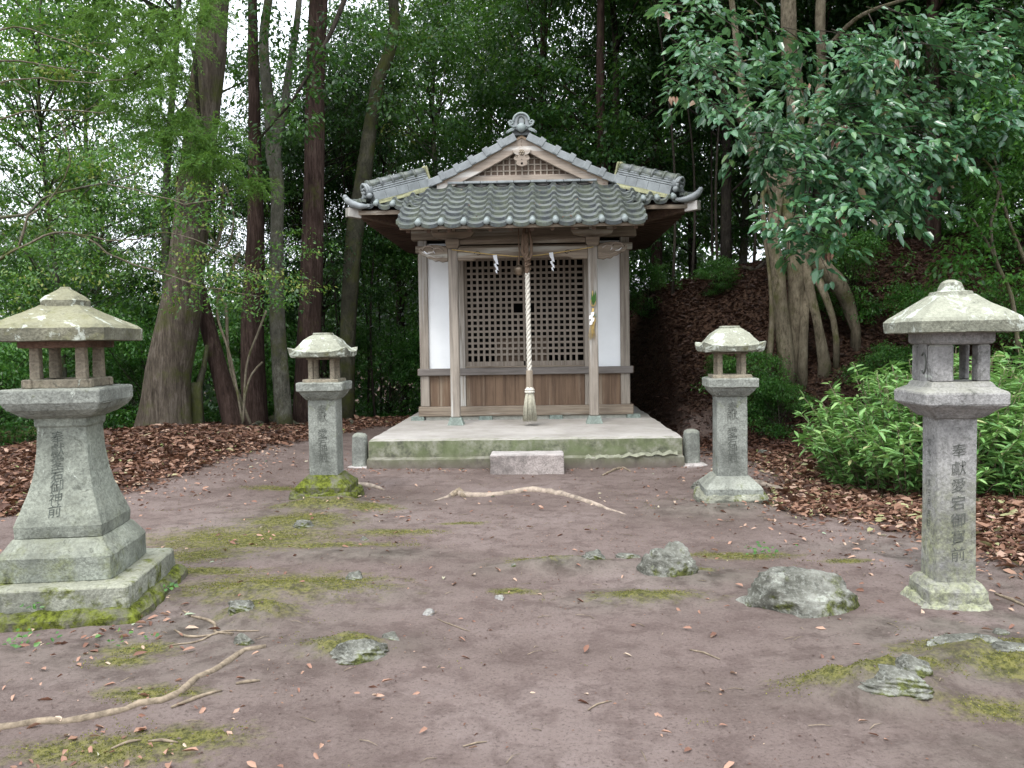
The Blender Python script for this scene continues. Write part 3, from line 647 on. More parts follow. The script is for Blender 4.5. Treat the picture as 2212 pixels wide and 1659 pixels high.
for s_ in (-1, 1):
    m = MB(); m.obox((s_*.97, YC+.066, 2.75), (s_*.95, YW-.051, 2.85), .09, -.08, .08); m.build('tie_beam', 'wood_y', sh, bevel=.008)

# ---- roof surfaces
def zf(y): return 3.06+.57*(y-10.9)
def zs(x): x = abs(x); return 4.52-.605*x+.06*x*x
YE, YCR, XE = 11.53, 12.12, 2.36
def prof(w_):
    d = np.minimum(w_ % 1.0, 1-(w_ % 1.0))
    return np.where(d < .13, .038*np.sqrt(np.maximum(0, 1-(d/.13)**2)), -.030*(1-((.5-d)/.37)**2)**.8)
def lift(x, t=1): return .07*max(0, (abs(x)-1.64)/.78)**2*t
def tiles(m, us, fpos, per, u0, step_up=.045, seed=0):
    """us(k): (u_start,u_end, v_top, v_bot) for each course; fpos(u,v)->(x,y,z)"""
    for (ua, ub, va, vb) in us:
        nu = max(3, int(round(abs(ub-ua)/per*16))); u = np.linspace(ua, ub, nu+1); h = prof((u-u0)/per)
        rows = []
        for q, up in ((0, .002), (.5, .5*step_up), (1.0, step_up), (1.0, step_up-.05)):
            v_ = va+(vb-va)*(q*1.06)
            rows.append([(lambda p, dz: (p[0], p[1], p[2]+dz))(fpos(a, v_), hh+up) for a, hh in zip(u, h)])
        k = nu+1
        vals = {}
        vs = [p for r_ in rows for p in r_]
        for j in range(3):
            fs = [(j*k+i, j*k+i+1, (j+1)*k+i+1, (j+1)*k+i) for i in range(nu)]
            for i, f in enumerate(fs):
                key = int(math.floor((u[i]-u0)/per+.17)); vals.setdefault(key, random.random())
            # separate strips so each tile has its own tone; verts shared
        base = len(m.v); m.v += vs
        for j in range(3):
            for i in range(nu):
                key = int(math.floor((u[i]-u0)/per+.17))
                m.f.append((base+j*k+i, base+(j+1)*k+i, base+(j+1)*k+i+1, base+j*k+i+1)); m.sm.append(j < 2); m.fv.append(vals[key]*.8 if j < 2 else 1.0)  # lips darkest: shade between the courses put into the tile colour
rf = bpy.data.objects.new('roof', None); COL.objects.link(rf); rf.parent = sh
def xh(y): return XE if y <= YE else XE-(y-YE)/(YCR-YE)*(XE-1.42)
m = MB(); cs = []
edges = list(np.linspace(12.27, 10.90, 9))
PER = .30; U0 = -1.35
for a, b in zip(edges[:-1], edges[1:]):
    mid = (a+b)/2
    w_ = 1.36+.06*0 if mid > 12.12 else (1.42+(1.64-1.42)*min(1, (12.12-mid)/.45))
    if mid <= 11.67: w_ = 1.64
    cs.append((-w_, w_, a, b))
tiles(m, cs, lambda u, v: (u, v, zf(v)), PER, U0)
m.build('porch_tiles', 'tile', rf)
for sx in (-1, 1):   # hip skirts either side of the porch
    m = MB(); cs = []
    for a, b in ((12.15, 11.99), (11.99, 11.84), (11.84, 11.69), (11.69, YE)):
        mid = b; cs.append((sx*1.36, sx*(xh(b)+.02), a, b))
    # keep direction ascending so faces look up
    cs = [(min(p_[0], p_[1]), max(p_[0], p_[1]), p_[2], p_[3]) for p_ in cs]
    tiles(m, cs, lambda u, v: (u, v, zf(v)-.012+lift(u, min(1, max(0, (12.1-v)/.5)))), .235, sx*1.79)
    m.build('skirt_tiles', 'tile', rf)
# long side slopes, back skirt
YR0, YR1, YBE = 12.06, 15.9, 16.35
for sx in (-1, 1):
    m = MB(); xs = [0.0]+list(np.linspace(.16, XE, 13)); cs = []
    for a, b in zip(xs[:-1], xs[1:]):
        mid = (a+b)/2
        if b <= 1.42: y0, y1_e = YR0, YR1-.0
        else:
            q = (b-1.42)/(XE-1.42); y0 = YCR-(YCR-YE)*q; y1_e = YR1-.06+(YBE-YR1)*q
        cs.append((y0, y1_e, a, b))
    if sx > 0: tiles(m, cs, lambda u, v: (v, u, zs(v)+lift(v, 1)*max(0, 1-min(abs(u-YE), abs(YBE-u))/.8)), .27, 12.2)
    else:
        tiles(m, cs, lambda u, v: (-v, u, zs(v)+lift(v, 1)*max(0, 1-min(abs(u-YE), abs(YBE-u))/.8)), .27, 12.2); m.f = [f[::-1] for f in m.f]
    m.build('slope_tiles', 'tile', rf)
m = MB(); cs = [(-1.42-(XE-1.42)*q, 1.42+(XE-1.42)*q, YR1-.1+(YBE-YR1+.1)*(q-.34), YR1-.1+(YBE-YR1+.1)*q) for q in (.34, .67, 1.0)]
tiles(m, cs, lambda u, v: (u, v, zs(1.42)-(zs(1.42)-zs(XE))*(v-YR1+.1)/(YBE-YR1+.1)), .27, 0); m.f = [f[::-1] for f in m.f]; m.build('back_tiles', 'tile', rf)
# ball-ended eave tiles
def ball(x, y, z, r_=.044):
    m = MB(); m.sphere((x, y, z), r_, 14, 9, (1, .75, 1)); m.tube([(x, y+.005, z+.0), (x, y+.09, z+.045)], [.036, .034], 10); m.build('eave_ball_tile', 'tile_ball', rf)
for k in range(10): ball(U0+PER*k, 10.865, zf(10.9)+.032)
for x in (-2.02, -1.79, 1.67, 1.86, 2.08): ball(x, YE-.02, zf(YE)+.03+lift(x), .040)
m = MB()
for k in range(11):
    xc = U0-PER/2+PER*k
# corner horns
for sx in (-1, 1):
    zc = zf(YE)+lift(XE)
    m = MB(); m.tube([(sx*2.14, YE-.03, zc-.055), (sx*2.24, YE-.035, zc-.05), (sx*2.34, YE-.04, zc-.02), (sx*2.40, YE-.045, zc+.02), (sx*2.435, YE-.05, zc+.065)], [.026, .042, .05, .046, .036], 12)
    m.sphere((sx*2.438, YE-.052, zc+.072), .038, 12, 8); m.build('corner_horn_tile', 'tile_light', rf)
    m = MB(); a = [(sx*2.10, zc-.06), (sx*2.22, zc-.085), (sx*2.30, zc-.08), (sx*2.37, zc-.04), (sx*2.37, zc+.0), (sx*2.30, zc-.02), (sx*2.2, zc-.03), (sx*2.10, zc-.02)]
    m.prism(a if sx < 0 else a[::-1], YE-.03, YE+.02); m.build('corner_eave_tile', 'tile_light', rf, bevel=.004)
# hip ridges
def hip(A, B, nm):
    A = Vector(A); B = Vector(B); d = (B-A).normalized(); h = bpy.data.objects.new(nm, None); COL.objects.link(h); h.parent = rf
    m = MB(); L_ = (B-A).length
    for i, (w_, a, b) in enumerate(((.225, -.10, .022), (.185, .030, .052), (.172, .060, .082), (.160, .090, .112))):
        ncut = 5; off = .5*(i % 2)
        cuts = [0]+[(k+off)/ncut for k in range(1 if off == 0 else 0, ncut) if 0 < (k+off)/ncut < 1]+[1]
        for c0, c1 in zip(cuts[:-1], cuts[1:]): m.obox(A+d*(L_*c0+.0006), A+d*(L_*c1-.0006), w_, a, b)
    m.build('ridge_courses', 'tile_light', h, bevel=.004)
    up = d.cross(Vector((0, 0, 1))).normalized().cross(d).normalized(); s_ = d.cross(up).normalized()
    m = MB(); ks = 5
    for k in range(ks):
        a = A+d*(L_*k/ks)+up*.115; b = A+d*(L_*(k+1)/ks+.02)+up*.115
        m.tube([a, b], [.080, .084], 16); m.tube([b-d*.035, b-d*.005], .093, 16)
    m.build('ridge_round_tiles', 'tile', h)
    m = MB(); m.obox(A-d*.03, A-d*.004, .235, -.03, .20); m.tube([A-d*.035+up*.12, A-d*.001+up*.12], .092, 14); m.build('mortar_end', 'mortar', h, bevel=.012, sub=1, disp=.02, dscale=.05)
    m = MB(); m.obox(A+d*.05+up*0, B-d*.02, .225, -.15, -.095); m.build('mortar_bed', 'mortar', h, sub=2, disp=.03, dscale=.06)
    e = B+d*.03; m = MB()
    m.tube([e-d*.03, e+d*.055], .0, 4) if False else None
    c = e+up*.075; ring = [c+(s_*math.cos(t_)+up*math.sin(t_))*.088+d*.035 for t_ in np.linspace(0, 2*PI, 21)]
    m.tube(ring, .022, 7); m.tube([c-d*.05, c+d*.03], .098, 20)
    for q in (-1, 1): m.sphere(tuple(c+s_*q*.095-up*.085+d*.03), .042, 10, 7)
    m.build('ridge_end_tile', 'tile_light', h)
    m = MB(); m.tube([c+d*.031, c+d*.036], .060, 16); m.build('ridge_end_face', 'tile', h)
    m = MB(); m.sphere(tuple(c-up*.03+d*.045), .03, 9, 6); m.sphere(tuple(c+s_*.03+up*.02+d*.045), .02, 8, 6); m.sphere(tuple(c-s_*.03+up*.02+d*.045), .02, 8, 6); m.build('ridge_end_crest', 'tile_light', h)
for sx in (-1, 1): hip((sx*1.40, YCR+.02, zs(1.40)+.09), (sx*2.12, 11.66, zs(2.12)+.10), 'hip_ridge')
# gable: backing, lattice, base beam, bargeboards, rake tiles
GY = 12.24
m = MB(); m.prism([(-.95, 3.86), (.95, 3.86), (0, 4.43)][::-1], GY, GY+.03); m.build('gable_backing', mat_wood('gable_backing_wood', (.24, .18, .14), (.13, .095, .07), 'z'), rf)
m = MB()
def gtop(x): return 4.345-abs(x)*.565
for k in range(-7, 8):
    x = k*.0905
    if gtop(x) > 3.95: m.box(x-.011, x+.011, GY-.028, GY-.004, 3.93, gtop(x)+.05)
m.build('gable_lattice_uprights', 'gable_bar', rf, bevel=.002)
m = MB()
for k in range(1, 4):
    z = 3.945+k*.088-.02; hwid = (4.345-z)/.565+.05; m.box(-hwid, hwid, GY-.022, GY-.006, z-.009, z+.009)
m.build('gable_lattice_crossbars', 'gable_bar', rf, bevel=.002)
bx('gable_beam', 'gable', rf, -1.0, 1.0, GY-.07, GY-.03, 3.862, 3.945)
for sx in (-1, 1):
    m = MB(); xs = np.linspace(0, 1.24, 9)
    up_ = [(sx*x, zs(x)-.05) for x in xs]; lo_ = [(sx*x, zs(x)-.05-(.165-.03*x)) for x in xs[::-1]]
    o_ = up_+lo_; m.prism(o_ if sx < 0 else o_[::-1], 12.10, 12.155); m.build('bargeboard', 'gable', rf, bevel=.006)
    m = MB(); up_ = [(sx*x, zs(x)-.025) for x in xs]; lo_ = [(sx*x, zs(x)-.062) for x in xs[::-1]]; o_ = up_+lo_
    m.prism(o_ if sx < 0 else o_[::-1], 12.085, GY); m.build('verge_batten', mat_plain('verge_wood_tan', (.34, .25, .17), .8), rf)
    for k in range(6):
        xa, xb = .10+k*.215, .10+(k+1)*.215+.02; m = MB()
        a = (sx*xa, 12.13, zs(xa)+.030); b = (sx*xb, 12.13, zs(xb)+.045)
        m.obox(a, b, .17, -.08, .03); m.obox((sx*(xb-.075), 12.13, zs(xb-.075)+.05), b, .185, -.075, .05)
        m.build('verge_tile', 'tile_light', rf, bevel=.008, segs=2)
m = MB()
for k in range(9): m.box(-1.08+k*.24, -1.08+(k+1)*.24-.004, 12.08, GY, 3.818, 3.850+.003*(k % 2))
m.build('gable_flashing_tiles', 'tile_light', rf, bevel=.006)
m = MB()
for k in range(10): 
    x = U0+PER*(k-.0)+.15
    if abs(x) < 1.15: m.sphere((x, 12.235, 3.80), .11, 12, 6, (1, .25, .4))
m.build('white_mortar_fillets', mat_plain('white_mortar', (.66, .66, .66), .9, .1), rf)
# pendant board
half = [(0, 4.33), (.07, 4.30), (.135, 4.29), (.128, 4.255), (.10, 4.225), (.06, 4.205), (.045, 4.19), (.075, 4.195), (.105, 4.185), (.118, 4.16), (.10, 4.135), (.08, 4.13), (.075, 4.11), (.085, 4.09), (.07, 4.065), (.04, 4.055), (.015, 4.045), (0, 4.045)]
o_ = half+[(-a, b) for a, b in half[-2:0:-1]]
m = MB(); m.prism(o_, 12.07, 12.098); pg = m.build('pendant_board', 'gable', rf, bevel=.004)
m = MB(); m.tube([(0, 12.068, 4.088), (0, 12.0645, 4.088)], .016, 12); m.tube([(0, 12.068, 4.145), (0, 12.0645, 4.145)], .006, 8); m.build('pendant_hole_shadow', 'dark', pg)  # dark discs on the board stand for the shade in its holes
m = MB()
for k in range(6): m.sphere((.028*math.cos(k*PI/3), 12.066, 4.245+.028*math.sin(k*PI/3)), .018, 8, 6)
m.sphere((0, 12.05, 4.245), .016, 8, 6); m.build('pendant_boss', 'grip', pg)
m = MB()
for sx in (-1, 1): m.tube([(sx*(.075+.022*math.cos(a)*(1-a/8)), 12.067, 4.185+.018*math.sin(a)*(1-a/8)) for a in np.linspace(0, 5, 12)], .004, 4)
m.build('pendant_scroll', 'grip', pg)
# main ridge and demon-face end tile
m = MB()
for i, (w_, a, b) in enumerate(((.28, 4.50, 4.545), (.24, 4.548, 4.575), (.22, 4.578, 4.605))): m.box(-w_/2, w_/2, 12.12, YR1, a, b)
m.build('main_ridge_courses', 'tile_light', rf, bevel=.005)
m = MB(); m.tube([(0, 12.12, 4.61), (0, YR1, 4.61)], .085, 16); m.build('main_ridge_round_tiles', 'tile', rf)
ok = bpy.data.objects.new('ridge_end_ornament', None); COL.objects.link(ok); ok.parent = rf; OY = 12.03
Z = 4.53
half = [(0, 4.80), (.055, 4.795), (.10, 4.765), (.115, 4.73), (.12, 4.70), (.165, 4.705), (.185, 4.68), (.18, 4.65), (.15, 4.615), (.13, 4.60), (.165, 4.58), (.19, 4.565), (.215, 4.545), (.225, 4.52), (.20, 4.515), (.15, 4.55), (.08, 4.575), (0, 4.52)]
o_ = half+[(-a, b) for a, b in half[-2:0:-1]]
m = MB(); m.prism(o_, OY+.02, OY+.07); m.build('ornament_plate', 'tile_light', ok, bevel=.008, segs=2)
m = MB(); m.tube([(.112*math.cos(a), OY+.012, 4.685+.108*math.sin(a)) for a in np.linspace(-.1, PI+.1, 17)], .017, 8)
for sx in (-1, 1):
    m.tube([(sx*(.148+.034*math.cos(PI-a*1.0)*(1-a/9)), OY+.008, 4.672+.034*math.sin(-a)*(1-a/9)) for a in np.linspace(0, 7.2, 20)], .012, 7)
    m.tube([(sx*.185, OY+.01, 4.68), (sx*.165, OY+.01, 4.63), (sx*.11, OY+.01, 4.60), (sx*.07, OY+.01, 4.605)], [.012, .015, .014, .006], 7)
    for q in range(3): m.tube([(sx*(.10+.0*q), OY+.012, 4.585-.012*q), (sx*(.16+.01*q), OY+.008, 4.565-.018*q), (sx*(.205-.005*q), OY+.012, 4.53-.008*q)], [.006, .011, .009], 6)
m.build('ornament_scrolls', 'tile_ball', ok)
m = MB(); m.tube([(.045*math.cos(a), OY+.012, 4.70+.05*math.sin(a)) for a in np.linspace(0, PI, 12)]+[(-.045, OY+.012, 4.63)], .009, 6); m.tube([(.045, OY+.012, 4.70), (.045, OY+.012, 4.63)], .009, 6); m.build('ornament_arch', 'tile', ok)
m = MB(); m.sphere((0, OY-.005, 4.585), .066, 18, 12, (1, .8, 1)); m.build('ornament_ball', 'tile_ball', ok)
# soffits and rafters
m = MB()
def quad(a, b, c, d): m.add([a, b, c, d], [(0, 1, 2, 3)])
quad((-1.60, 10.93, zf(10.93)-.06), (1.60, 10.93, zf(10.93)-.06), (1.60, 12.4, zf(12.3)-.09), (-1.60, 12.4, zf(12.3)-.09)); m.build('porch_soffit', 'wood_y', rf)
for sx in (-1, 1):
    m = MB(); c1 = (sx*2.36, YE+.03, zf(YE)+lift(2.36)-.07)
    quad((sx*1.5, YE+.03, zf(YE)-.07), c1, (sx*1.5, 12.36, zs(1.5)-.10), (sx*1.4, 12.36, zs(1.5)-.10))
    N_ = 14; ysoff = np.linspace(YE+.03, YBE-.05, N_)
    for i in range(N_-1):
        e0, e1 = ysoff[i], ysoff[i+1]
        l0 = lift(2.36)*max(0, 1-(e0-YE)/.8); l1 = lift(2.36)*max(0, 1-(e1-YE)/.8)
        quad((sx*2.36, e0, zs(2.36)-.06+l0), (sx*2.36, e1, zs(2.36)-.06+l1), (sx*1.45, max(e1, 12.36), 3.17+.2), (sx*1.45, max(e0, 12.36), 3.17+.2))
    m.build('side_soffit', 'wood_eave_x', rf)
    m = MB(); m.obox((sx*2.34, YE+.035, zf(YE)-.08+lift(2.34)), (sx*2.34, YBE-.05, zs(2.36)-.08), .05, -.03, .03); m.build('side_fascia', 'wood_y', rf)
    m = MB(); m.obox((sx*1.46, 12.36, 3.24), (sx*2.33, YE+.05, zf(YE)-.12+lift(2.3)), .09, -.06, .05); hr = m.build('hip_rafter', 'wood_y', rf, bevel=.004)
    m = MB(); m.obox((sx*2.27, YE+.10, zf(YE)-.125+lift(2.3)), (sx*2.42, YE-.03, zf(YE)-.115+lift(2.3)), .10, -.068, .058); m.build('rafter_cap', 'metal', hr, bevel=.004)
    ys_ = list(np.arange(YE+.15, YBE-.1, .24))
    for y in ys_:
        if y < 12.3:
            q = (y-YE)/(12.36-YE); xa = 2.33-(2.33-1.46)*q
        else: xa = 1.5
        za = 3.19 + (zs(2.33)-.11-3.19)*(xa-1.5)/.85
        m = MB(); m.obox((sx*xa, y, za+.03), (sx*2.33, y, zs(2.33)-.105+lift(2.33)*max(0, 1-(y-YE)/.8)), .045, -.028, .022)
        m.build('side_rafter', 'wood_eave_x', rf)
    m = MB(); m.box(*((-2.3, -1.6) if sx < 0 else (1.6, 2.3)), YE+.03, YE+.06, zf(YE)-.10, zf(YE)-.045); m.build('eave_batten', 'wood_x', rf)
bx('porch_eave_batten', 'wood_x', rf, -1.6, 1.6, 10.92, 10.955, zf(10.93)-.065, zf(10.93)-.02)
for k in range(12):
    x = -1.5+k*(3.0/11); m = MB(); m.obox((x, 12.3, zf(12.3)-.17), (x, 10.98, zf(10.98)-.10), .05, -.03, .022); m.build('porch_rafter', 'wood_y', rf)
for x in (1.85, -1.85): 
    m = MB(); m.obox((x, 12.2, zf(12.2)-.13), (x, YE+.05, zf(YE+.05)-.10), .05, -.03, .022); m.build('porch_rafter', 'wood_y', rf)
# ------------------------------------------------------------------ bell, rope, straw cord, ornament
bl = thing('shrine_bell', 'round tarnished brass bell hanging under the porch roof', 'bell', (SX-.05, 11.40, 0))
m = MB(); m.sphere((0, 0, 2.50), .078, 18, 12, (1, 1, .97)); m.build('bell_body', 'bell', bl)
m = MB(); m.tube([(.080*math.cos(a), .080*math.sin(a), 2.505) for a in np.linspace(0, 2*PI, 25)], .007, 6); m.tube([(0, 0, 2.56), (0, 0, 2.60)], [.02, .012], 8); m.build('bell_band', 'bell', bl)
m = MB(); m.tube([(0, 0, 2.6), (.01, 0, 2.75), (0, .02, 2.95), (0, .05, 3.2)], .011, 6); m.build('hanging_cord', 'rope_old', bl)
rp = thing('bell_rope', 'thick twisted white hemp rope hanging in front of the lattice doors', 'rope', (SX+.075, 11.32, 0))
def twist(m, z0, z1, R_, r_, pitch, x0=0, x1=0, y0=0, y1=0, strands=3, n=None):
    n = n or int(abs(z1-z0)/pitch*14)
    for s_ in range(strands):
        pts = []
        for i in range(n+1):
            q = i/n; z = z0+(z1-z0)*q; a = 2*PI*(z/pitch)+s_*2*PI/strands
            pts.append((x0+(x1-x0)*q+R_*math.cos(a), y0+(y1-y0)*q+R_*math.sin(a), z))
        m.tube(pts, r_, 7)
m = MB(); twist(m, 1.12, 2.45, .017, .0195, .21, 0, -.01); m.build('twisted_rope', 'rope', rp)
m = MB(); twist(m, 2.42, 3.0, .017, .0195, .21, -.01, -.02, 0, .05); m.tube([(-.02, .02, 2.62), (-.075, .03, 2.75), (-.06, .05, 2.95), (-.02, .06, 3.15)], .022, 8, noise=.3); m.tube([(.01, .02, 2.60), (.05, .03, 2.7), (.05, .05, 2.9), (0, .06, 3.15)], .02, 8, noise=.3)
m.tube([(.035*math.cos(a), .035*math.sin(a), 2.5+.012*a) for a in np.linspace(0, 13, 40)], .012, 6); m.build('rope_knot', 'rope_old', rp)
m = MB(); m.loft([[(.052*math.cos(a), .052*math.sin(a), z) for a in np.arange(6)*PI/3+.5] for z in (.885, 1.13)]); m.build('wooden_grip', 'grip', rp, bevel=.004)
m = MB()
for z, r_ in ((.865, .052), (.835, .055)): m.tube([(r_*math.cos(a), r_*math.sin(a), z) for a in np.linspace(0, 2*PI, 21)], .016, 7)
m.tube([(0, 0, .90), (0, 0, .80)], .05, 12); m.build('rope_collar', 'rope', rp)
m = MB()
for k in range(150):
    a = random.uniform(0, 2*PI); q = random.uniform(.3, 1)**.5; r1 = .05*q; r2 = (.092+.012*random.random())*q; z2 = .44+random.uniform(-.015, .035)
    m.tube([(r1*math.cos(a), r1*math.sin(a), .83), (r2*.74*math.cos(a+.05), r2*.74*math.sin(a+.05), .68), (r2*math.cos(a+.08), r2*math.sin(a+.08), z2)], [.006, .0055, .004], 4)
m.build('tassel', 'tassel', rp)
cd = thing('straw_cord', 'thin straw cord slung between the porch pillars with two white paper streamers', 'cord', (SX, YC-.09, 0))
m = MB(); pts = [(x, .0+.0*x, 2.695+.115*(abs(x)/.97)**1.3) for x in np.linspace(-.97, .97, 31)]; m.tube([(-.99, .08, 2.82)]+pts+[(.99, .08, 2.82)], .0065, 5, noise=.4); m.build('cord', 'strawgold', cd)
for x in (-.375, .40):
    m = MB(); z = 2.72 if x < 0 else 2.74; w_ = .034
    z0 = z; xo = 0
    for i, (dx, wid, h) in enumerate(((0, .05, .085), (.018, .034, .06), (.0, .028, .055), (.022, .026, .05), (.010, .02, .05))):
        m.add([(x+xo+dx-wid/2-.01, -.008-.003*i, z0), (x+xo+dx+wid/2-.004, -.008-.003*i, z0+.008), (x+xo+dx+wid/2+.008, -.016-.003*i, z0-h), (x+xo+dx-wid/2+.006, -.016-.003*i, z0-h+.015)], [(0, 1, 2, 3)]); z0 -= h*.82
    m.build('paper_streamer', 'paper', cd)
orn = thing('pillar_ornament', 'new year straw bundle with green sprig and white paper tied on the right porch pillar', 'ornament', (SX+.965, YC-.085, 1.85))
m = MB()
for k in range(16): m.tube([(random.uniform(-.012, .012), 0, .12), (random.uniform(-.03, .03), -.012, -.05), (random.uniform(-.075, .04), -.01, -.25-random.uniform(0, .08))], [.004, .004, .002], 4)
m.build('straw_bundle', 'strawgold', orn)
m = MB(); m.tube([(.035*math.cos(a), -.012, .20+.05*math.sin(a)) for a in np.linspace(0, 2*PI, 15)], .006, 5); m.tube([(0, 0, .14), (-.004, 0, .36)], .008, 5); m.build('straw_loop', 'strawgold', orn)
m = MB()
for k in range(9): a = random.uniform(-.4, .4); m.add([(0, -.02, .16), (.02+math.sin(a)*.06, -.03, .23), (math.sin(a)*.09+.01, -.025, .30+random.uniform(0, .07)), (-.012+math.sin(a)*.05, -.028, .24)], [(0, 1, 2, 3)])
m.build('green_sprig', 'green', orn)
m = MB()
for k in range(14): a = random.uniform(0, 2*PI); m.tube([(0, -.015, .02), (math.cos(a)*.05, -.03, .02+math.sin(a)*.08)], .003, 4)
m.build('sage_sprig', mat_plain('sage', (.22, .28, .22), .8), orn)
m = MB(); z0 = .06
for dx, wd in ((-.01, .045), (-.03, .05), (-.008, .045), (-.03, .04)): m.add([(dx-wd/2, -.04, z0), (dx+wd/2, -.045, z0+.008), (dx+wd/2-.008, -.042, z0-.045), (dx-wd/2-.006, -.04, z0-.05)], [(0, 1, 2, 3)]); z0 -= .04
m.build('paper_zigzag', 'paper', orn)
# a few leaves lying on the tiles
m = MB()
for k in range(46):
    x = random.uniform(-1.3, 1.4); y = random.uniform(11.0, 12.15); 
    if k < 14: x = .60+random.uniform(-.07, .07); y = 10.95+random.uniform(-.03, .03)
    z = zf(y)+.055; a = random.uniform(0, 6.28); l = .028
    m.add([(SX+x, y, z), (SX+x+math.cos(a)*l*.5-math.sin(a)*l*.25, y+math.sin(a)*l*.5+.01, z+.012), (SX+x+math.cos(a)*l, y+math.sin(a)*l, z+.006), (SX+x+math.cos(a)*l*.5+math.sin(a)*l*.25, y+math.sin(a)*l*.5, z)], [(0, 1, 2, 3)])
o = m.build('roof_leaves', 'leaf_dead'); tag(o, 'brown leaf litter caught on the grey roof tiles', 'leaves', None, 'stuff')

# ------------------------------------------------------------------ stone lanterns
def text_part(body, size, parent, mat, x, z_mid, fy, spacing=1.02, rot=0, name='inscription', italic=0.0):
    cu = bpy.data.curves.new('t', 'FONT'); cu.body = body; cu.size = size; cu.align_x = 'CENTER'; cu.align_y = 'CENTER'; cu.space_line = spacing
    cu.resolution_u = 3; cu.offset = -size*.007
    to = bpy.data.objects.new('t', cu); COL.objects.link(to); bpy.context.view_layer.update()
    me = bpy.data.meshes.new_from_object(to.evaluated_get(bpy.context.evaluated_depsgraph_get())); bpy.data.objects.remove(to)
    co_ = np.empty(len(me.vertices)*3); me.vertices.foreach_get('co', co_); co_ = co_.reshape(-1, 3)
    cz = (co_[:, 1].max()+co_[:, 1].min())/2; cx = (co_[:, 0].max()+co_[:, 0].min())/2
    xs = co_[:, 0]-cx; zz = co_[:, 1]-cz+z_mid; wob = .012*size*np.sin(zz*190+xs*90); zz = zz+xs*.14+wob
    out = np.zeros_like(co_)
    for i in range(len(out)):
        y = -fy(zz[i])-.003 if callable(fy) else -fy-.003
        px_, py_ = xs[i]+x+wob[i], y
        out[i] = (px_*math.cos(rot)-py_*math.sin(rot), px_*math.sin(rot)+py_*math.cos(rot), zz[i])
    me.vertices.foreach_set('co', out.ravel()); me.update(); me.name = name
    me.materials.clear(); me.materials.append(M[mat]); o = bpy.data.objects.new(name, me); COL.objects.link(o); o.parent = parent
    return o
def rings(pr_, cut=0, n=6): return [sqring(h, z, 0, n, cut) for z, h in pr_]
# near left: flared shaft lantern
LL = thing('stone_lantern', 'large flared stone lantern with mossy stepped base and yellow lichen on its roof', 'lantern', (-2.775, 4.80, 0), R(8), 'stone lanterns lining the approach')
m = MB(); m.loft(rings([(-.1, .53), (.045, .515), (.085, .475)], .05), cap=True); m.build('bottom_slab', 'stone_moss', LL, sub=3, disp=.05, dscale=.12)
m = MB(); m.loft(rings([(.07, .45), (.19, .445), (.205, .435)], .02)); m.build('upper_slab', 'granite_low', LL, bevel=.01, sub=3, disp=.02, dscale=.1)
m = MB(); m.loft(rings([(.195, .305), (.21, .315), (.34, .315), (.37, .30), (.42, .265), (.437, .25)], .04)); m.build('pedestal', 'granite_near', LL, sub=2, disp=.012, dscale=.08)
fl = [(.437, .243), (.505, .246), (.56, .228), (.62, .205), (.70, .180), (.78, .162), (.86, .150), (.94, .143), (1.02, .139), (1.06, .139), (1.063, .148), (1.115, .149)]
m = MB(); m.loft(rings(fl, .03)); m.build('shaft', 'granite_near', LL, bevel=.006, sub=2, disp=.008, dscale=.06)
def flz(z): return float(np.interp(z, [a for a, b in fl], [b for a, b in fl]))
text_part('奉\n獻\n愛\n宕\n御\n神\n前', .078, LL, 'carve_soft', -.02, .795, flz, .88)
m = MB(); m.loft(rings([(1.112, .16), (1.13, .20), (1.165, .245), (1.20, .265), (1.203, .268), (1.275, .27), (1.285, .262)], .0)); m.build('platform', 'granite', LL, bevel=.005, sub=2, disp=.012, dscale=.09)
m = MB()
for a in range(4):
    s_, c_ = math.sin(a*PI/2), math.cos(a*PI/2)
    vs = [(-.19, -.175), (.19, -.175), (.19, -.13), (-.19, -.13)]
    m.add([(x*c_-y*s_, x*s_+y*c_, z) for z in (1.283+.001*a, 1.335+.001*(a % 2)) for x, y in vs], [(0, 3, 2, 1), (4, 5, 6, 7), (0, 1, 5, 4), (1, 2, 6, 5), (2, 3, 7, 6), (3, 0, 4, 7)])
m.build('firebox_base_frame', 'stone_wood', LL, bevel=.006, sub=2, disp=.008, dscale=.06)
def fpost(parent, x, y, r_, z0, z1, mat='stone_wood'):
    m = MB(); m.loft([sqring(r_, z0, 0, 3, .1), sqring(r_*.92, z1, 0, 3, .1)]); o = m.build('firebox_post', mat, parent, sub=2, disp=.008, dscale=.05, loc=(x, y, 0)); return o
for x in (-.125, .125):
    for y in (-.125, .125): fpost(LL, x, y, .030, 1.333, 1.52)
m = MB(); m.loft([sqring(.195, 1.515, 0, 4), sqring(.195, 1.556, 0, 4)]); m.build('firebox_lintel', mat_stone('brown_lintel_stone', (.17, .11, .08), .1, 0, top=(.2, .15, .1)), LL, bevel=.005, sub=2, disp=.006)
rr = [(1.553, .315), (1.556, .33), (1.625, .333), (1.645, .31), (1.675, .245), (1.71, .185), (1.745, .13), (1.762, .105)]
m = MB(); m.loft(rings(rr, .02)); m.build('lantern_roof', 'cap_yellow', LL, sub=2, disp=.014, dscale=.1)
m = MB(); m.loft(rings([(1.755, .110), (1.79, .112), (1.815, .09), (1.845, .05), (1.858, .03), (1.872, .022)], .1)); m.build('roof_finial', 'cap_yellow', LL, sub=2, disp=.01, dscale=.08)
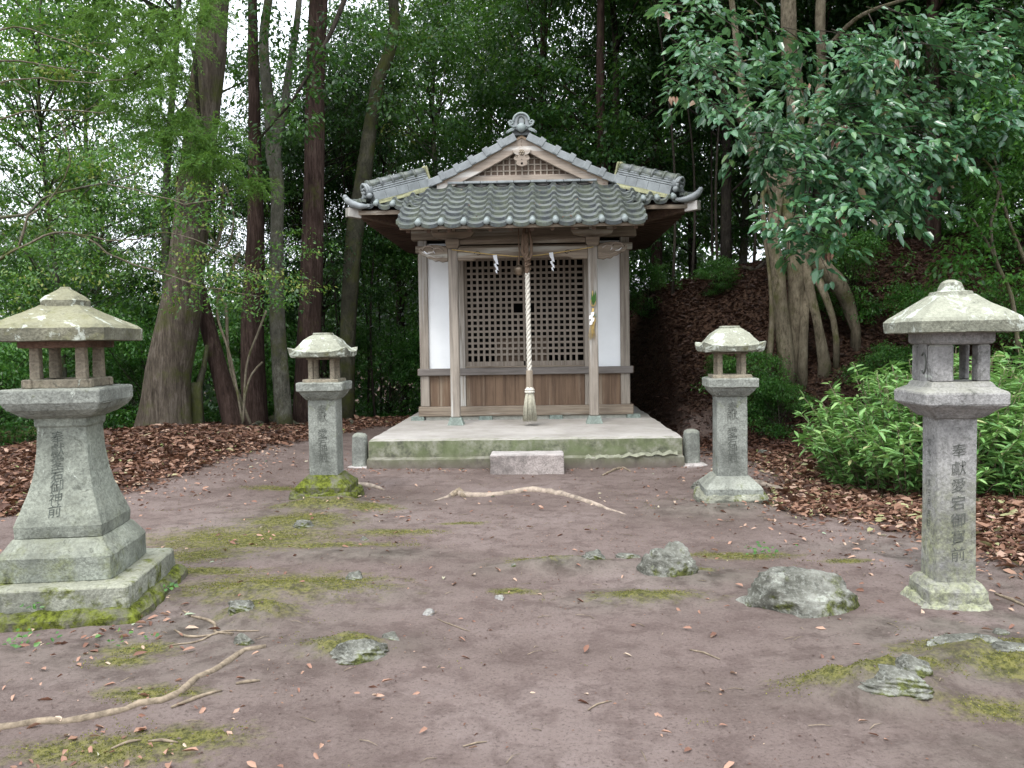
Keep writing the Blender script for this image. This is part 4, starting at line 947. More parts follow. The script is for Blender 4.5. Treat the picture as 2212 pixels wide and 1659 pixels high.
# near right
RR = thing('stone_lantern', 'tall square shafted stone lantern with carved moon window beside the bamboo bush', 'lantern', (2.30, 4.72, 0), R(-2), 'stone lanterns lining the approach')
m = MB(); m.loft(rings([(-.12, .22), (.0, .205), (.035, .18)], .15)); m.build('foundation_rock', 'granite_right', RR, sub=3, disp=.06, dscale=.1)
m = MB(); m.loft(rings([(.02, .165), (.095, .162), (.13, .14), (.14, .11)], .06)); m.build('plinth', 'granite_right', RR, sub=3, disp=.02, dscale=.07)
m = MB(); m.loft(rings([(.125, .108), (.60, .104), (1.06, .106)], .0)); m.build('shaft', 'granite_right', RR, bevel=.012, segs=2, sub=2, disp=.006, dscale=.05)
def rz(z): return float(np.interp(z, [.125, .6, 1.06], [.108, .1045, .106]))
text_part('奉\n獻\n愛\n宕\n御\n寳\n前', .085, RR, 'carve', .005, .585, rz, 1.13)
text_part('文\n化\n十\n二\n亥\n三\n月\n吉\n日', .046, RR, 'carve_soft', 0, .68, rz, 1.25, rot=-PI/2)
m = MB(); m.loft(rings([(1.052, .125), (1.09, .165), (1.128, .215), (1.131, .22), (1.195, .222), (1.205, .212), (1.225, .17), (1.255, .152)], .0)); m.build('platform', 'granite_right', RR, bevel=.006, sub=2, disp=.012, dscale=.08)
fb = bpy.data.objects.new('firebox', None); COL.objects.link(fb); fb.parent = RR
for x, y, wx, wy in ((-.125, -.0, .028, .15), (.118, -.118, .034, .034), (.118, .118, .034, .034)):
    pass
H0, H1 = 1.25, 1.46
for b_ in ((-.15, -.042, -.15, -.06), (.085, .15, -.15, -.06), (-.15, -.09, .065, .15), (.112, .15, .085, .15)):
    m = MB(); m.box(*b_, H0, H1); m.build('firebox_pier', 'granite_right', fb, bevel=.012, sub=2, disp=.008, dscale=.05)
m = MB(); m.box(-.15, -.118, -.059, .064, H0, H1); m.build('moon_window_panel', 'granite_right', fb)
m = MB(); pts = []
m.tube([(-.1515, -.02+.032*math.cos(a), 1.355+.055*math.sin(a)) for a in np.linspace(.9, 2*PI-.9, 14)], .006, 5); m.build('crescent_cut_shadow', 'carve', fb)  # dark raised tube stands for the shade in the crescent cut
m = MB(); m.loft([sqring(.15, H1-.002, 0, 4), sqring(.165, H1+.012, 0, 4), sqring(.165, 1.53, 0, 4)]); m.build('firebox_head', 'granite_right', fb, bevel=.005, sub=2, disp=.006)
rr = [(1.522, .262), (1.526, .272), (1.585, .276), (1.605, .262), (1.64, .215), (1.68, .16), (1.715, .115), (1.73, .095)]
m = MB(); m.loft(rings(rr, .03)); m.build('lantern_roof', 'cap_white', RR, sub=2, disp=.016, dscale=.12)
m = MB(); m.loft(rings([(1.722, .10), (1.75, .09), (1.757, .06), (1.775, .055), (1.80, .045), (1.815, .02)], .15)); m.build('roof_finial', 'cap_white', RR, sub=2, disp=.01, dscale=.08)
# middle pair
def mid_lantern(loc, label, mossy, rz_=0):
    L_ = thing('stone_lantern', label, 'lantern', loc, rz_, 'stone lanterns lining the approach')
    m = MB(); h = .33 if mossy else .315
    m.loft(rings([(-.1, h*.95), (.06, h), (.10, h*.93)], .12)); m.build('bottom_slab', 'stone_moss' if mossy else 'granite_low', L_, sub=3, disp=.07, dscale=.14)
    m = MB(); m.loft(rings([(.08, .262), (.15, .262), (.165, .25), (.235, .175), (.255, .155)], .03)); m.build('pedestal', 'stone_moss' if mossy else 'granite', L_, sub=2, disp=.015, dscale=.09)
    m = MB(); m.loft(rings([(.245, .138), (.99, .135)], 0)); m.build('shaft', 'granite', L_, bevel=.008, sub=3, disp=.006, dscale=.05)
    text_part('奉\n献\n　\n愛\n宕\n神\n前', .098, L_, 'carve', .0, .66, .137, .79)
    m = MB(); m.loft(rings([(.985, .145), (1.005, .165), (1.04, .19), (1.07, .205), (1.073, .222), (1.145, .224), (1.155, .215)], .0)); m.build('platform', 'granite', L_, bevel=.004, sub=2, disp=.014, dscale=.07)
    m = MB(); m.loft([sqring(.175, 1.15, 0, 4), sqring(.172, 1.185, 0, 4)]); m.build('firebox_base_frame', 'stone_wood', L_, bevel=.005, sub=2, disp=.008)
    for x in (-.105, .105):
        for y in (-.105, .105): fpost(L_, x, y, .024, 1.183, 1.375)
    m = MB(); m.loft([sqring(.14, 1.372, 0, 4), sqring(.14, 1.405, 0, 4)]); m.build('firebox_lintel', 'stone_wood', L_, bevel=.004)
    m = MB(); rr = [(1.395, .262, .0), (1.40, .278, .03), (1.445, .288, .045), (1.455, .275, .035), (1.47, .235, .01), (1.52, .195, 0), (1.565, .16, 0), (1.60, .11, 0), (1.612, .085, 0)]
    m.loft([sqring(b, a, l, 8, .04) for a, b, l in rr]); m.build('lantern_roof', 'cap_white', L_, sub=2, disp=.016, dscale=.1)
    m = MB(); m.loft([sqring(.085, 1.605, 0, 3), sqring(.083, 1.63, 0, 3)]); m.build('roof_finial', 'cap_white', L_, bevel=.006, sub=2, disp=.008)
    return L_
mid_lantern((-2.105, 8.05, 0), 'slim stone lantern with upturned roof on a thickly moss covered base', True, R(1))
mid_lantern((1.765, 7.75, 0), 'slim stone lantern with upturned roof on a pale bare base by the leafy bank', False, R(-3))
# ------------------------------------------------------------------ trees
def P2(pts, Y):
    """points (px, py, r_px[, dY]) seen from the photograph at depth Y -> world points and radii"""
    P_, R_ = [], []
    for p in pts:
        y = Y+(p[3] if len(p) > 3 else 0); w_ = gy(p[0], p[1], y); P_.append(w_); R_.append(p[2]/F_PX*y)
    return P_, R_
def dense(P_, R_, step=.18):
    """Catmull-Rom resampling"""
    out, rr = [], []
    n = len(P_)
    for i in range(n-1):
        p0, p1, p2, p3 = P_[max(i-1, 0)], P_[i], P_[i+1], P_[min(i+2, n-1)]
        k = max(1, int((p2-p1).length/step))
        for j in range(k):
            t_ = j/k; t2, t3 = t_*t_, t_*t_*t_
            out.append(.5*((2*p1)+(p2-p0)*t_+(2*p0-5*p1+4*p2-p3)*t2+(3*p1-p0-3*p2+p3)*t3)); rr.append(R_[i]*(1-t_)+R_[i+1]*t_)
    out.append(P_[-1]); rr.append(R_[-1]); return out, rr
def trunk_mesh(P_, R_, name, mat, parent, sides=18, flare=0.0, flute=0.0, ground=True, step=.18, seed=0):
    P_, R_ = dense([Vector(p) for p in P_], R_, step); n = len(P_)
    if ground:
        z0 = hzf(P_[0].x, P_[0].y)
        if P_[0].z > z0-.1: P_.insert(0, Vector((P_[0].x, P_[0].y, z0-.15))); R_.insert(0, R_[0]*1.1); n += 1
    rg = random.Random(seed+len(P_)); ph = [rg.uniform(0, 6.28) for _ in range(5)]
    rings = []; ref = Vector((1, 0, 0)); zb = P_[0].z
    for i, p in enumerate(P_):
        t1 = (P_[min(i+1, n-1)]-P_[max(i-1, 0)]).normalized(); sx = (ref-t1*ref.dot(t1)).normalized() if abs(t1.x) < .95 else Vector((0, 1, 0)); sy = t1.cross(sx)
        h = p.z-zb; f = 1+flare*math.exp(-h/.35); ring = []
        for k in range(sides):
            a = 2*PI*k/sides
            fl_ = 1+flute*(math.sin(a*3+ph[0]+h*.3)+.6*math.sin(a*5+ph[1]-h*.4)+.4*math.sin(a*8+ph[2]))*(.5+1.5*math.exp(-h/.6))
            fl_ += .02*math.sin(h*3.1+ph[3]+a*2)
            ring.append(p+(sx*math.cos(a)+sy*math.sin(a))*R_[i]*f*fl_)
        rings.append(ring)
    m = MB(); m.loft(rings, True); return m.build(name, mat, parent)
def root_thing(name, label, base, group=None):
    return thing(name, label, 'tree', tuple(base), 0, group)
def rel(o, parent):
    o.parent = parent; o.matrix_parent_inverse = Matrix.Translation(-parent.location); return o
def big_tree(name, label, stems, Y, mat, flare=.25, flute=.04, sides=18, group=None, extra=None):
    P0, R0 = P2(stems[0], Y); b = P0[0]; b = Vector((b.x, b.y, hzf(b.x, b.y)))
    root = root_thing(name, label, b, group)
    for i, s_ in enumerate(stems):
        P_, R_ = P2(s_, Y); gr = i == 0 or s_[0][1] > 700
        o = trunk_mesh(P_, R_, 'trunk' if i == 0 else 'limb', mat, None, sides, flare if i == 0 else 0, flute, gr, seed=i); rel(o, root)
    return root
T1 = big_tree('cedar_tree', 'massive leaning cedar with fluted grey brown trunk rising from the leaf mound', [[(358, 925, 54), (362, 860, 50), (366, 802, 47), (388, 688, 43), (404, 573, 39), (422, 401, 35), (440, 229, 34), (454, 115, 32), (464, 0, 29), (480, -160, 26), (500, -420, 18)]], 13.0, 'bark_cedar', .14, .045, 30)
T2 = big_tree('cedar_tree', 'slim reddish cedar trunk leaning left against the massive cedar', [[(506, 920, 23), (474, 802, 19), (444, 688, 16), (432, 630, 14), (405, 520, 11), (385, 380, 7)]], 13.5, 'bark_red', .1, .03)
T4 = big_tree('cedar_tree', 'red barked cedar with pale peeled upper trunk beside the grey forked tree', [[(552, 905, 27), (547, 800, 26), (546, 688, 25), (552, 516, 19), (551, 344, 14), (547, 115, 11), (545, -60, 9), (545, -300, 5)]], 15.0, 'bark_red', .12, .04)
T5 = big_tree('forked_tree', 'smooth grey broadleaf trunk forking into two dark limbs', [[(612, 895, 18), (599, 688, 17), (598, 516, 14), (599, 401, 14), (590, 330, 16), (592, 290, 18), (578, 200, 12), (570, 80, 10), (588, -60, 8), (600, -250, 4)], [(595, 300, 12), (612, 245, 9), (625, 150, 8), (640, 60, 7), (652, -60, 5)]], 14.4, 'bark_grey', .1, .02)
T6 = big_tree('cedar_tree', 'straight dark red cedar trunk behind the mossy based lantern', [[(660, 872, 26), (669, 688, 25), (675, 516, 23), (679, 344, 21), (681, 172, 20), (688, 0, 19), (695, -150, 17), (705, -400, 10)]], 15.2, 'bark_red', .15, .04, 22)
T7 = big_tree('curved_tree', 'tall mossy trunk curving to the right above the shrine eave', [[(748, 865, 18), (753, 688, 17), (765, 516, 19), (783, 401, 18), (798, 286, 15), (808, 229, 14), (817, 172, 13), (840, 115, 13), (852, 50, 12), (848, -40, 11), (860, -200, 8), (880, -400, 4)]], 16.2, 'bark_moss', .1, .03)
T8 = big_tree('thin_cedar', 'thin straight reddish trunk rising behind the right roof slope', [[(1302, 760, 13), (1300, 380, 10), (1297, 200, 9), (1298, 0, 8), (1300, -200, 6)]], 18.0, 'bark_red', .1, .02, 12)
stump = big_tree('forked_stump', 'short mossy cut stump between the massive cedar and the slim reddish one', [[(427, 925, 14), (424, 860, 13), (421, 826, 15)], [(428, 835, 9), (440, 795, 6), (447, 745, 4)]], 13.2, 'bark_moss', .2, .06, 14)
def zz(L, r_, dy=0): return [(x*.573, y*.573, r_, dy) for x, y in L]
for i, (L_, r_) in enumerate((([(840, 690), (838, 800), (826, 900), (785, 980), (800, 1080), (850, 1150), (858, 1300), (880, 1430), (945, 1600)], 3.6), ([(905, 950), (862, 1040), (828, 1090), (822, 1200), (870, 1350), (915, 1590)], 2.8),
                   ([(1005, 1170), (975, 1250), (930, 1380), (918, 1590)], 2.6), ([(990, 1365), (950, 1410), (925, 1490), (915, 1600)], 2.4), ([(780, 860), (830, 940), (870, 900), (880, 800), (850, 700)], 2.2))):
    P_, R_ = P2(zz(L_, r_), 13.3-.1*i); b = P_[-1]; lab = ['long pale vine winding down to the foot of the red barked cedar', 'pale vine looping between the cedars', 'thin pale sapling bending beside the red barked cedar', 'short pale shoot forking near the cedar foot', 'thin vine hooked high between the cedars'][i]
    rt = thing('hanging_vine', lab, 'vine', tuple(b), 0, 'vines between the cedars'); o = trunk_mesh(P_[::-1], R_[::-1], 'stem', 'bark_pale', None, 7, 0, .03, False, .1); rel(o, rt)
# evergreen oak on the bank, many fused stems
HS = [[(1715, 785, 22), (1720, 630, 20), (1715, 544, 20), (1703, 458, 17), (1706, 344, 20), (1720, 229, 22), (1706, 115, 20), (1703, 0, 18), (1700, -120, 14), (1690, -300, 8)],
      [(1700, 775, 22, -.1), (1686, 659, 17, -.15), (1680, 573, 17, -.15), (1669, 516, 16, -.1), (1675, 458, 16), (1677, 412, 22), (1665, 390, 20), (1646, 355, 19), (1623, 309, 17), (1614, 252, 14), (1600, 172, 10), (1590, 80, 8), (1575, -40, 6)],
      [(1780, 785, 18, -.15), (1766, 700, 13, -.15), (1749, 625, 14, -.1), (1737, 560, 18), (1725, 460, 17), (1735, 340, 15), (1748, 286, 14), (1765, 240, 14), (1775, 143, 14), (1772, 34, 15), (1780, -80, 12)],
      [(1735, 780, 14, -.2), (1738, 690, 13, -.15), (1742, 620, 14), (1733, 540, 18), (1722, 470, 16)],
      [(1850, 715, 14, .1), (1829, 645, 22, .1), (1806, 607, 28), (1772, 575, 30), (1743, 545, 26), (1730, 490, 18), (1720, 430, 12)],
      [(1806, 735, 9, -.1), (1800, 693, 9, -.1), (1783, 642, 11, -.1), (1765, 600, 14)],
      [(1660, 790, 10, -.1), (1668, 700, 9, -.1), (1665, 600, 8), (1652, 500, 7), (1648, 420, 7), (1660, 395, 8)],
      [(1718, 300, 10), (1800, 260, 8, -.6), (1846, 178, 7, -1.2), (1875, 143, 6, -1.4), (1901, 137, 6, -1.6), (1895, 172, 7, -1.8), (1901, 223, 5, -2.0), (1940, 300, 3, -2.3)],
      [(1620, 300, 8), (1580, 230, 5, -.8), (1540, 150, 4, -1.6), (1500, 90, 3, -2.2)],
      [(1775, 120, 8), (1850, 40, 6, -1), (1950, 0, 5, -2), (2050, -30, 4, -2.6)]]
HS = [[(a[0], a[1], a[2]*(.85 if j_ < 2 else .7), *a[3:]) for a in st_] for j_, st_ in enumerate(HS)]
hero = big_tree('evergreen_oak', 'large multi stemmed evergreen tree with buttressed roots and glossy drooping leaves on the bank', HS, 13.0, 'bark_hero', .3, .06, 16)
# glossy leaf sprays of the oak
def leafy_branches(regions, leaf, name, mat, parent, per=24, twiglen=.55, seed=5, ratio=.58, spread=1.0):
    rg = np.random.default_rng(seed); tw = MB(); Ps, As, Ns, Ss, Vs = [], [], [], [], []
    for (px, py, rx, ry, Y0, Y1, n) in regions:
        for i in range(n):
            a = rg.uniform(0, 2*PI); q = rg.uniform(0, 1)**.5
            c = gy(px+rx*q*math.cos(a), py+ry*q*math.sin(a), rg.uniform(Y0, Y1))
            d = Vector((rg.normal(0, .8)+(px-1700)/500*.6, rg.normal(-.5, .5), rg.normal(-.30, .25))).normalized(); L_ = twiglen*rg.uniform(.6, 1.3)
            s_ = c-d*L_*.4; side = d.cross(Vector((0, 0, 1))).normalized(); pts = []
            for k in range(6):
                t_ = k/5; pts.append(s_+d*L_*t_+Vector((0, 0, -.28*L_*t_*t_))+side*(.06*math.sin(t_*4+i)))
            tw.tube(pts, [.0065, .006, .005, .004, .003, .002], 5)
            for k in range(per):
                t_ = rg.uniform(.12, 1.0)**.7; j = min(4, int(t_*5)); p = pts[j].lerp(pts[j+1], t_*5-j) if t_ < 1 else pts[5]
                sg = 1 if k % 2 else -1; ang = rg.uniform(.3, 1.25) if t_ < .95 else rg.uniform(0, .5)
                ax = (d*math.cos(ang)+side*sg*math.sin(ang)+Vector((rg.normal(0, .25), rg.normal(0, .25), rg.normal(-.25, .3)))).normalized()
                off = ax*.02+side*sg*rg.uniform(0, .10)*spread+Vector((0, 0, rg.normal(0, .05)*spread))
                Ps.append(p+off); As.append(ax); Ns.append((rg.normal(0, .35), rg.normal(-.25, .35), 1)); Ss.append(leaf*rg.uniform(.7, 1.2)); Vs.append(np.clip(rg.normal(.5, .22), 0, .965) if rg.uniform() > .006 else 1.0)
    o = link(name, leaf_mesh(name, np.array([tuple(p) for p in Ps]), np.array([tuple(p) for p in As]), np.array(Ns), np.array(Ss), np.array(Ss)*ratio, np.array(Vs), 6, .16), mat); rel(o, parent)
    b = tw.build('twigs', 'bark_dark', None); rel(b, parent)
leafy_branches([(1600, 120, 150, 110, 8.6, 11, 30), (1480, 30, 60, 45, 9, 11, 5), (1500, 150, 40, 60, 9, 10.5, 3), (1800, 180, 190, 150, 8.6, 11.5, 46), (1590, 235, 60, 45, 9, 10.5, 7), (1640, 300, 70, 40, 9, 10.5, 9),
                (1790, 340, 170, 70, 8.6, 10.5, 30), (1900, 400, 110, 55, 8.8, 10.5, 16), (1790, 440, 100, 50, 8.4, 10, 14), (1745, 500, 55, 35, 8.3, 9.5, 6), (1690, 480, 40, 25, 8.6, 9.6, 3), (1960, 280, 100, 90, 8.8, 11, 23),
                (1950, 120, 170, 120, 8.8, 11.5, 36), (2090, 50, 120, 60, 9, 11.5, 16), (2040, 300, 60, 60, 9, 11, 8), (2110, 240, 90, 80, 9, 12, 20), (1990, 400, 80, 50, 9, 11, 14), (1830, 260, 130, 80, 8.8, 10.5, 20), (2130, 150, 90, 70, 9, 12, 10)], .13, 'foliage', 'leaf_hero', hero, 25)
# brown withered leaf bunches on the oak
m = MB()
for px, py in ((1792, 545), (1690, 467), (1812, 465), (1455, 207), (1740, 180), (1805, 300), (1825, 270), (1938, 128), (1818, 498)):
    c = gy(px, py, 8.9)
    for k in range(5):
        a = Vector((random.uniform(-.04, .04), random.uniform(-.02, .02), 0)); l = random.uniform(.07, .12); q = random.uniform(-.03, .03)
        m.add([c+a, c+a+Vector((.018, -.01, -l*.4)), c+a+Vector((q, 0, -l)), c+a+Vector((-.018, -.012, -l*.5))], [(0, 1, 2, 3)])
o = m.build('withered_leaves', 'leaf_dead_pale', None); rel(o, hero)
# generic woodland trees, each kind built once and copied ----------------------------------------
def make_kind(name, h, crown_c, crown_r, ncl, per, leaf, lmat, bmat, r0_=.13, seed=0, ratio=.5, rad=(.35, .75), droop=.3, holes=.5, flat=.35, bright=0, bends=.35, shell=.35, lean=0):
    rg = np.random.default_rng(seed); rn = random.Random(seed)
    root = thing(name, 'x', 'tree', (0, 0, 0))
    pts = [Vector((bends*math.sin(z*.45+seed)*(z/h)+lean*z/h, bends*math.cos(z*.37+seed*2)*(z/h), z)) for z in np.linspace(-.3, h, 12)]
    m = MB(); m.tube(pts, [r0_*(1.15 if i == 0 else 1)*(1-.8*(i/11)) for i in range(12)], 9, noise=.08); m.build('trunk', bmat, root)
    C = in_ellipsoid(int(ncl*2.3), crown_c, crown_r, rg, shell)
    nz = fbm(C[:, 0]*1.0+seed*7+C[:, 1]*.7, C[:, 2]*1.3+C[:, 1]*.6, .75, 2, seed); k = np.argsort(-nz+rg.uniform(0, .06, len(nz)))[:ncl]; C = C[k]
    C[:, 2] = np.maximum(C[:, 2], .25)
    m = MB()
    for c in C[rg.choice(len(C), min(len(C), 46), False)]:
        z = max(.3, c[2]-rn.uniform(.6, 1.6)); z = min(z, h*.95); t_ = (z+.3)/(h+.3)*11; j = min(10, int(t_)); s_ = pts[j].lerp(pts[j+1], t_-j); c = Vector(c)
        mid = s_.lerp(c, .55)+Vector((rn.uniform(-.15, .15), rn.uniform(-.15, .15), rn.uniform(-.1, .25))); m.tube([s_, mid, c], [r0_*.24, r0_*.15, .008], 5)
    m.build('branches', bmat, root)
    P, A, N, s, v = sprays(C, rg.uniform(*rad, len(C)), per, leaf, flat, droop, seed, bright)
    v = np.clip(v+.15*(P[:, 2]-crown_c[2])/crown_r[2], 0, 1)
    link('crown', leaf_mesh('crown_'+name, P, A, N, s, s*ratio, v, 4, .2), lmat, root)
    return root
def copy_tree(o, label, loc, rz_, s_, group):
    c = o.copy(); COL.objects.link(c); c.location = loc; c.rotation_euler = (0, 0, rz_); c.scale = s_ if isinstance(s_, tuple) else (s_, s_, s_); c['label'] = label; c['group'] = group
    for ch in o.children:
        d = ch.copy(); COL.objects.link(d); d.parent = c
    return c
K = {}
K['A'] = make_kind('broadleaf_tree', 12, (0, 0, 7.2), (2.7, 2.7, 5.3), 330, 84, .125, 'leaf_a', 'bark_grey', .12, 1)
K['B'] = make_kind('dark_evergreen', 13, (0, 0, 7.5), (2.9, 2.9, 6.2), 400, 76, .12, 'leaf_b', 'bark_dark', .14, 2, holes=.4)
K['C'] = make_kind('conifer_tree', 14, (0, 0, 8.5), (2.1, 2.1, 6), 560, 52, .12, 'leaf_b', 'bark_red', .15, 3, .22, (.4, .8), .6, flat=.2, bends=.12)
K['D'] = make_kind('understorey_bush', 2.6, (0, 0, 1.5), (1.5, 1.5, 1.45), 230, 42, .085, 'leaf_under', 'bark_dark', .035, 4, rad=(.22, .45), shell=.2)
K['E'] = make_kind('light_leaved_tree', 9.5, (0, 0, 5.6), (2.5, 2.5, 4), 190, 84, .10, 'leaf_a', 'bark_grey', .075, 5, rad=(.3, .65), bright=.05)
K['F'] = make_kind('tall_bare_stemmed_tree', 14, (0, 0, 10.2), (2.9, 2.9, 3.9), 260, 76, .12, 'leaf_a', 'bark_grey', .12, 6, bends=.5)
K['G'] = make_kind('pole_sapling', 7.5, (0, 0, 6.2), (1.0, 1.0, 1.8), 60, 40, .08, 'leaf_b', 'bark_dark', .035, 8, rad=(.25, .5), bends=.4)
labs = {'A': 'mid green broadleaf tree in the wood around the clearing', 'B': 'dark dense evergreen tree in the wood around the clearing', 'C': 'dark conifer with drooping sprays in the wood around the clearing',
        'D': 'low bright green bush under the trees', 'E': 'open yellow green tree on the bright left side of the wood', 'F': 'tall tree with bare lower stem and high crown', 'G': 'thin dark sapling pole under the trees'}
grp = {k: 'woodland '+v.split(' in the')[0].split(' on the')[0].split(' under')[0].split(' with')[0]+' specimens' for k, v in labs.items()}
used = set()
def put(k, x, y, s_=1.0, rz_=None, lab=None, dz=0):
    rz_ = random.uniform(0, 6.28) if rz_ is None else rz_
    loc = (x, y, hzf(x, y)-.05+dz)
    if k not in used:
        used.add(k); o = K[k]; o.location = loc; o.rotation_euler = (0, 0, rz_); o.scale = (s_, s_, s_) if not isinstance(s_, tuple) else s_; o['label'] = lab or labs[k]; o['group'] = grp[k]; return o
    return copy_tree(K[k], lab or labs[k], loc, rz_, s_, grp[k])
# behind and right: dark
for k, x, y, s_ in (('B', 1.6, 18.8, .95), ('B', 3.9, 17.4, .9), ('C', 0.2, 20.2, 1.0), ('A', -2.2, 19.2, .85), ('C', 2.9, 20.5, 1.05), ('B', 6.0, 18.0, 1.0), ('C', 6.8, 14.6, .9), ('B', 8.6, 16.8, 1.0), ('B', 9.2, 12.6, .85),
                    ('A', 5.2, 21.5, 1.0), ('B', 8.0, 21.5, 1.1), ('C', 11.5, 15.0, 1.0), ('B', 11.5, 19.5, 1.1), ('A', -.8, 23.5, 1.1), ('B', 2.0, 24.5, 1.15), ('B', -3.8, 23.0, 1.0), ('C', -1.5, 27.0, 1.2), ('B', 5.0, 27, 1.2),
                    ('B', 9.5, 26, 1.2), ('A', 13, 24, 1.2), ('B', 14.5, 18, 1.1), ('B', 12.5, 11.0, 1.0), ('A', 10.6, 9.2, .9), ('B', 16, 13, 1.1), ('C', 8.0, 10.9, .75),
                    # left and centre-left
                    ('A', -6.3, 19.6, .6), ('B', -4.6, 17.6, .6), ('F', -7.4, 16.6, .9), ('E', -8.8, 15.0, .9), ('A', -8.9, 20.0, .6), ('E', -12.6, 14.4, .9),
                    ('A', -12.0, 21.5, .62), ('A', -10.0, 18.6, .85), ('B', -14.5, 24, .7), ('E', -9.6, 17.6, .7), ('E', -10.3, 12.6, .75), ('B', -11.2, 10.6, .5), ('B', -5, 30, 1.1), ('E', -17.5, 24, .8)):
    put(k, x, y, s_)
for i, (x, y, s_, lab) in enumerate(((-8.3, 12.2, .75, None), (-9.6, 13.4, .95, None), (-7.0, 14.6, .8, None), (-11.2, 13.6, 1.0, None), (-6.2, 16.6, .9, None), (-3.4, 18.4, .9, None), (-5.0, 18.0, .9, None), (-8.6, 16.8, 1.1, None), (-12.5, 16.5, 1.3, None), (-2.2, 18.6, .75, None),
                      (2.2, 16.4, .4, None), (3.3, 15.6, .28, None), (4.75, 14.9, .35, None), (3.0, 13.7, .18, None), (4.9, 12.1, .38, None), (3.45, 12.0, .34, None), (5.6, 12.6, .5, None), (5.1, 13.6, .55, None), (3.1, 12.6, .42, None), (6.9, 12.0, .55, None), (7.9, 13.4, .7, None), (7.2, 15.2, .6, None), (8.6, 10.6, .6, None))):
    put('D', x, y, s_)
for i in range(34):
    x = random.uniform(-7.6, -2.4) if i < 20 else random.uniform(2.0, 9.5); y = random.uniform(16.8, 21) if i < 20 else random.uniform(14.5, 19)
    put('G', x, y, (.9, .9, random.uniform(.75, 1.15)))
def upper_crown(tree, c, r_, ncl, mat, leaf, seed, per=44):  # crowns above the view, added to shade the bank and the wood
    rg = np.random.default_rng(seed); C = in_ellipsoid(ncl, c, r_, rg, .2); P, A, N, s, v = sprays(C, rg.uniform(.4, .8, ncl), per, leaf, .35, .3, seed)
    o = link('crown', leaf_mesh('upper_crown', P, A, N, s, s*.5, v, 4, .2), mat); rel(o, tree)
upper_crown(hero, (4.3, 13.2, 9.7), (4.2, 3.6, 2.3), 420, 'leaf_b', .13, 101)
upper_crown(T1, (-4.6, 13.2, 10.8), (2.6, 2.6, 2.8), 260, 'leaf_b', .12, 102)
upper_crown(T4, (-5.2, 15.0, 11.5), (2.0, 2.0, 2.6), 160, 'leaf_b', .12, 103)
upper_crown(T6, (-3.8, 15.4, 11.6), (2.3, 2.3, 2.8), 200, 'leaf_b', .12, 104)
upper_crown(T7, (-2.4, 16.4, 11.4), (2.6, 2.4, 2.2), 200, 'leaf_a', .12, 105)
upper_crown(T8, (1.4, 18.2, 12.2), (2.2, 2.2, 2.8), 180, 'leaf_b', .12, 106)
# distant wood -----------------------------------------------------
rg = np.random.default_rng(77); n = 3400
th = rg.uniform(-1.15, 1.15, n); d = rg.uniform(30, 44, n); X_ = np.sin(th)*d; Y_ = np.cos(th)*d
top = np.interp(np.degrees(th), [-60, -34, -26, -18, -10, 0, 8, 60], [1, 1.5, 3, 4.5, 6, 9, 14, 18])
C = np.stack([X_, Y_, -5+(top+5)*rg.uniform(0, 1, n)**.8], 1)
P, A, N, s, v = sprays(C, rg.uniform(1.0, 1.8, n), 60, .34, .5, .3, 78, .0)
o = link('distant_wood', leaf_mesh('distant_wood', P, A, N, s, s*.6, v, 4, .2), 'leaf_b'); tag(o, 'dark mass of far off woodland closing the view', 'woodland', None, 'stuff')
# feathery cedar sprays -----------------------------------------------------
def cedar_sprays(regions, parent, seed=3):
    rg = np.random.default_rng(seed); Ps, As, Ns, Ls, Vs = [], [], [], [], []; tw = MB()
    for (px, py, rx, ry, Y0, Y1, n) in regions:
        for i in range(n):
            a = rg.uniform(0, 2*PI); q = rg.uniform(0, 1)**.5; c = gy(px+rx*q*math.cos(a), py+ry*q*math.sin(a), rg.uniform(Y0, Y1)); b0 = rg.uniform(0, 2*PI); tone = rg.normal(.5, .18)
            for k in range(13):
                az = b0+rg.normal(0, .9); el = rg.normal(.15, .35); d = Vector((math.cos(az)*math.cos(el), math.sin(az)*math.cos(el)*.7, math.sin(el))); L_ = rg.uniform(.22, .5)
                pts = [c+d*L_*t_+Vector((0, 0, -.55*L_*t_**2)) for t_ in np.linspace(0, 1, 9)]
                if k < 2: tw.tube([tuple(p) for p in pts[::2]], [.004, .003, .003, .002, .001], 4)
                for j in range(40):
                    t_ = rg.uniform(0, .999)*8; u_ = int(t_); p = pts[u_].lerp(pts[u_+1], t_-u_); dd = (pts[u_+1]-pts[u_]).normalized()
                    ax = dd*1.0+Vector(rg.normal(0, .5, 3)); Ps.append(tuple(p)); As.append(tuple(ax)); Ns.append(tuple(rg.normal(0, 1, 3))); Ls.append(rg.uniform(.035, .075)); Vs.append(np.clip(tone+rg.normal(0, .15), 0, 1))
    Ls = np.array(Ls); o = link('foliage', leaf_mesh('cedar_foliage', np.array(Ps), np.array(As), np.array(Ns), Ls, np.full(len(Ls), .009), np.array(Vs), 4, .1), 'leaf_cedar'); rel(o, parent)
    b = tw.build('twigs', 'bark_dark', None); rel(b, parent)
cedar_sprays([(425, 290, 75, 45, 11.2, 12.3, 26), (455, 350, 55, 30, 11.3, 12.2, 12), (340, 110, 70, 100, 11.3, 13.5, 34), (280, 210, 60, 60, 11.5, 13.5, 16), (420, 30, 60, 40, 11.5, 12.6, 12), (340, 260, 45, 40, 11.5, 12.8, 10), (550, 405, 25, 15, 11.6, 12.4, 4), (250, 40, 80, 50, 12, 14, 14)], T1)
m = MB(); 
for pts in ([(430, 250), (420, 120, ), (400, 60)], [(395, 150), (340, 130), (290, 160)], [(415, 300), (390, 290), (350, 250)]):
    P_, R_ = P2([(a, b, 4) for a, b in pts], 12.6); m.tube(P_, R_, 6)
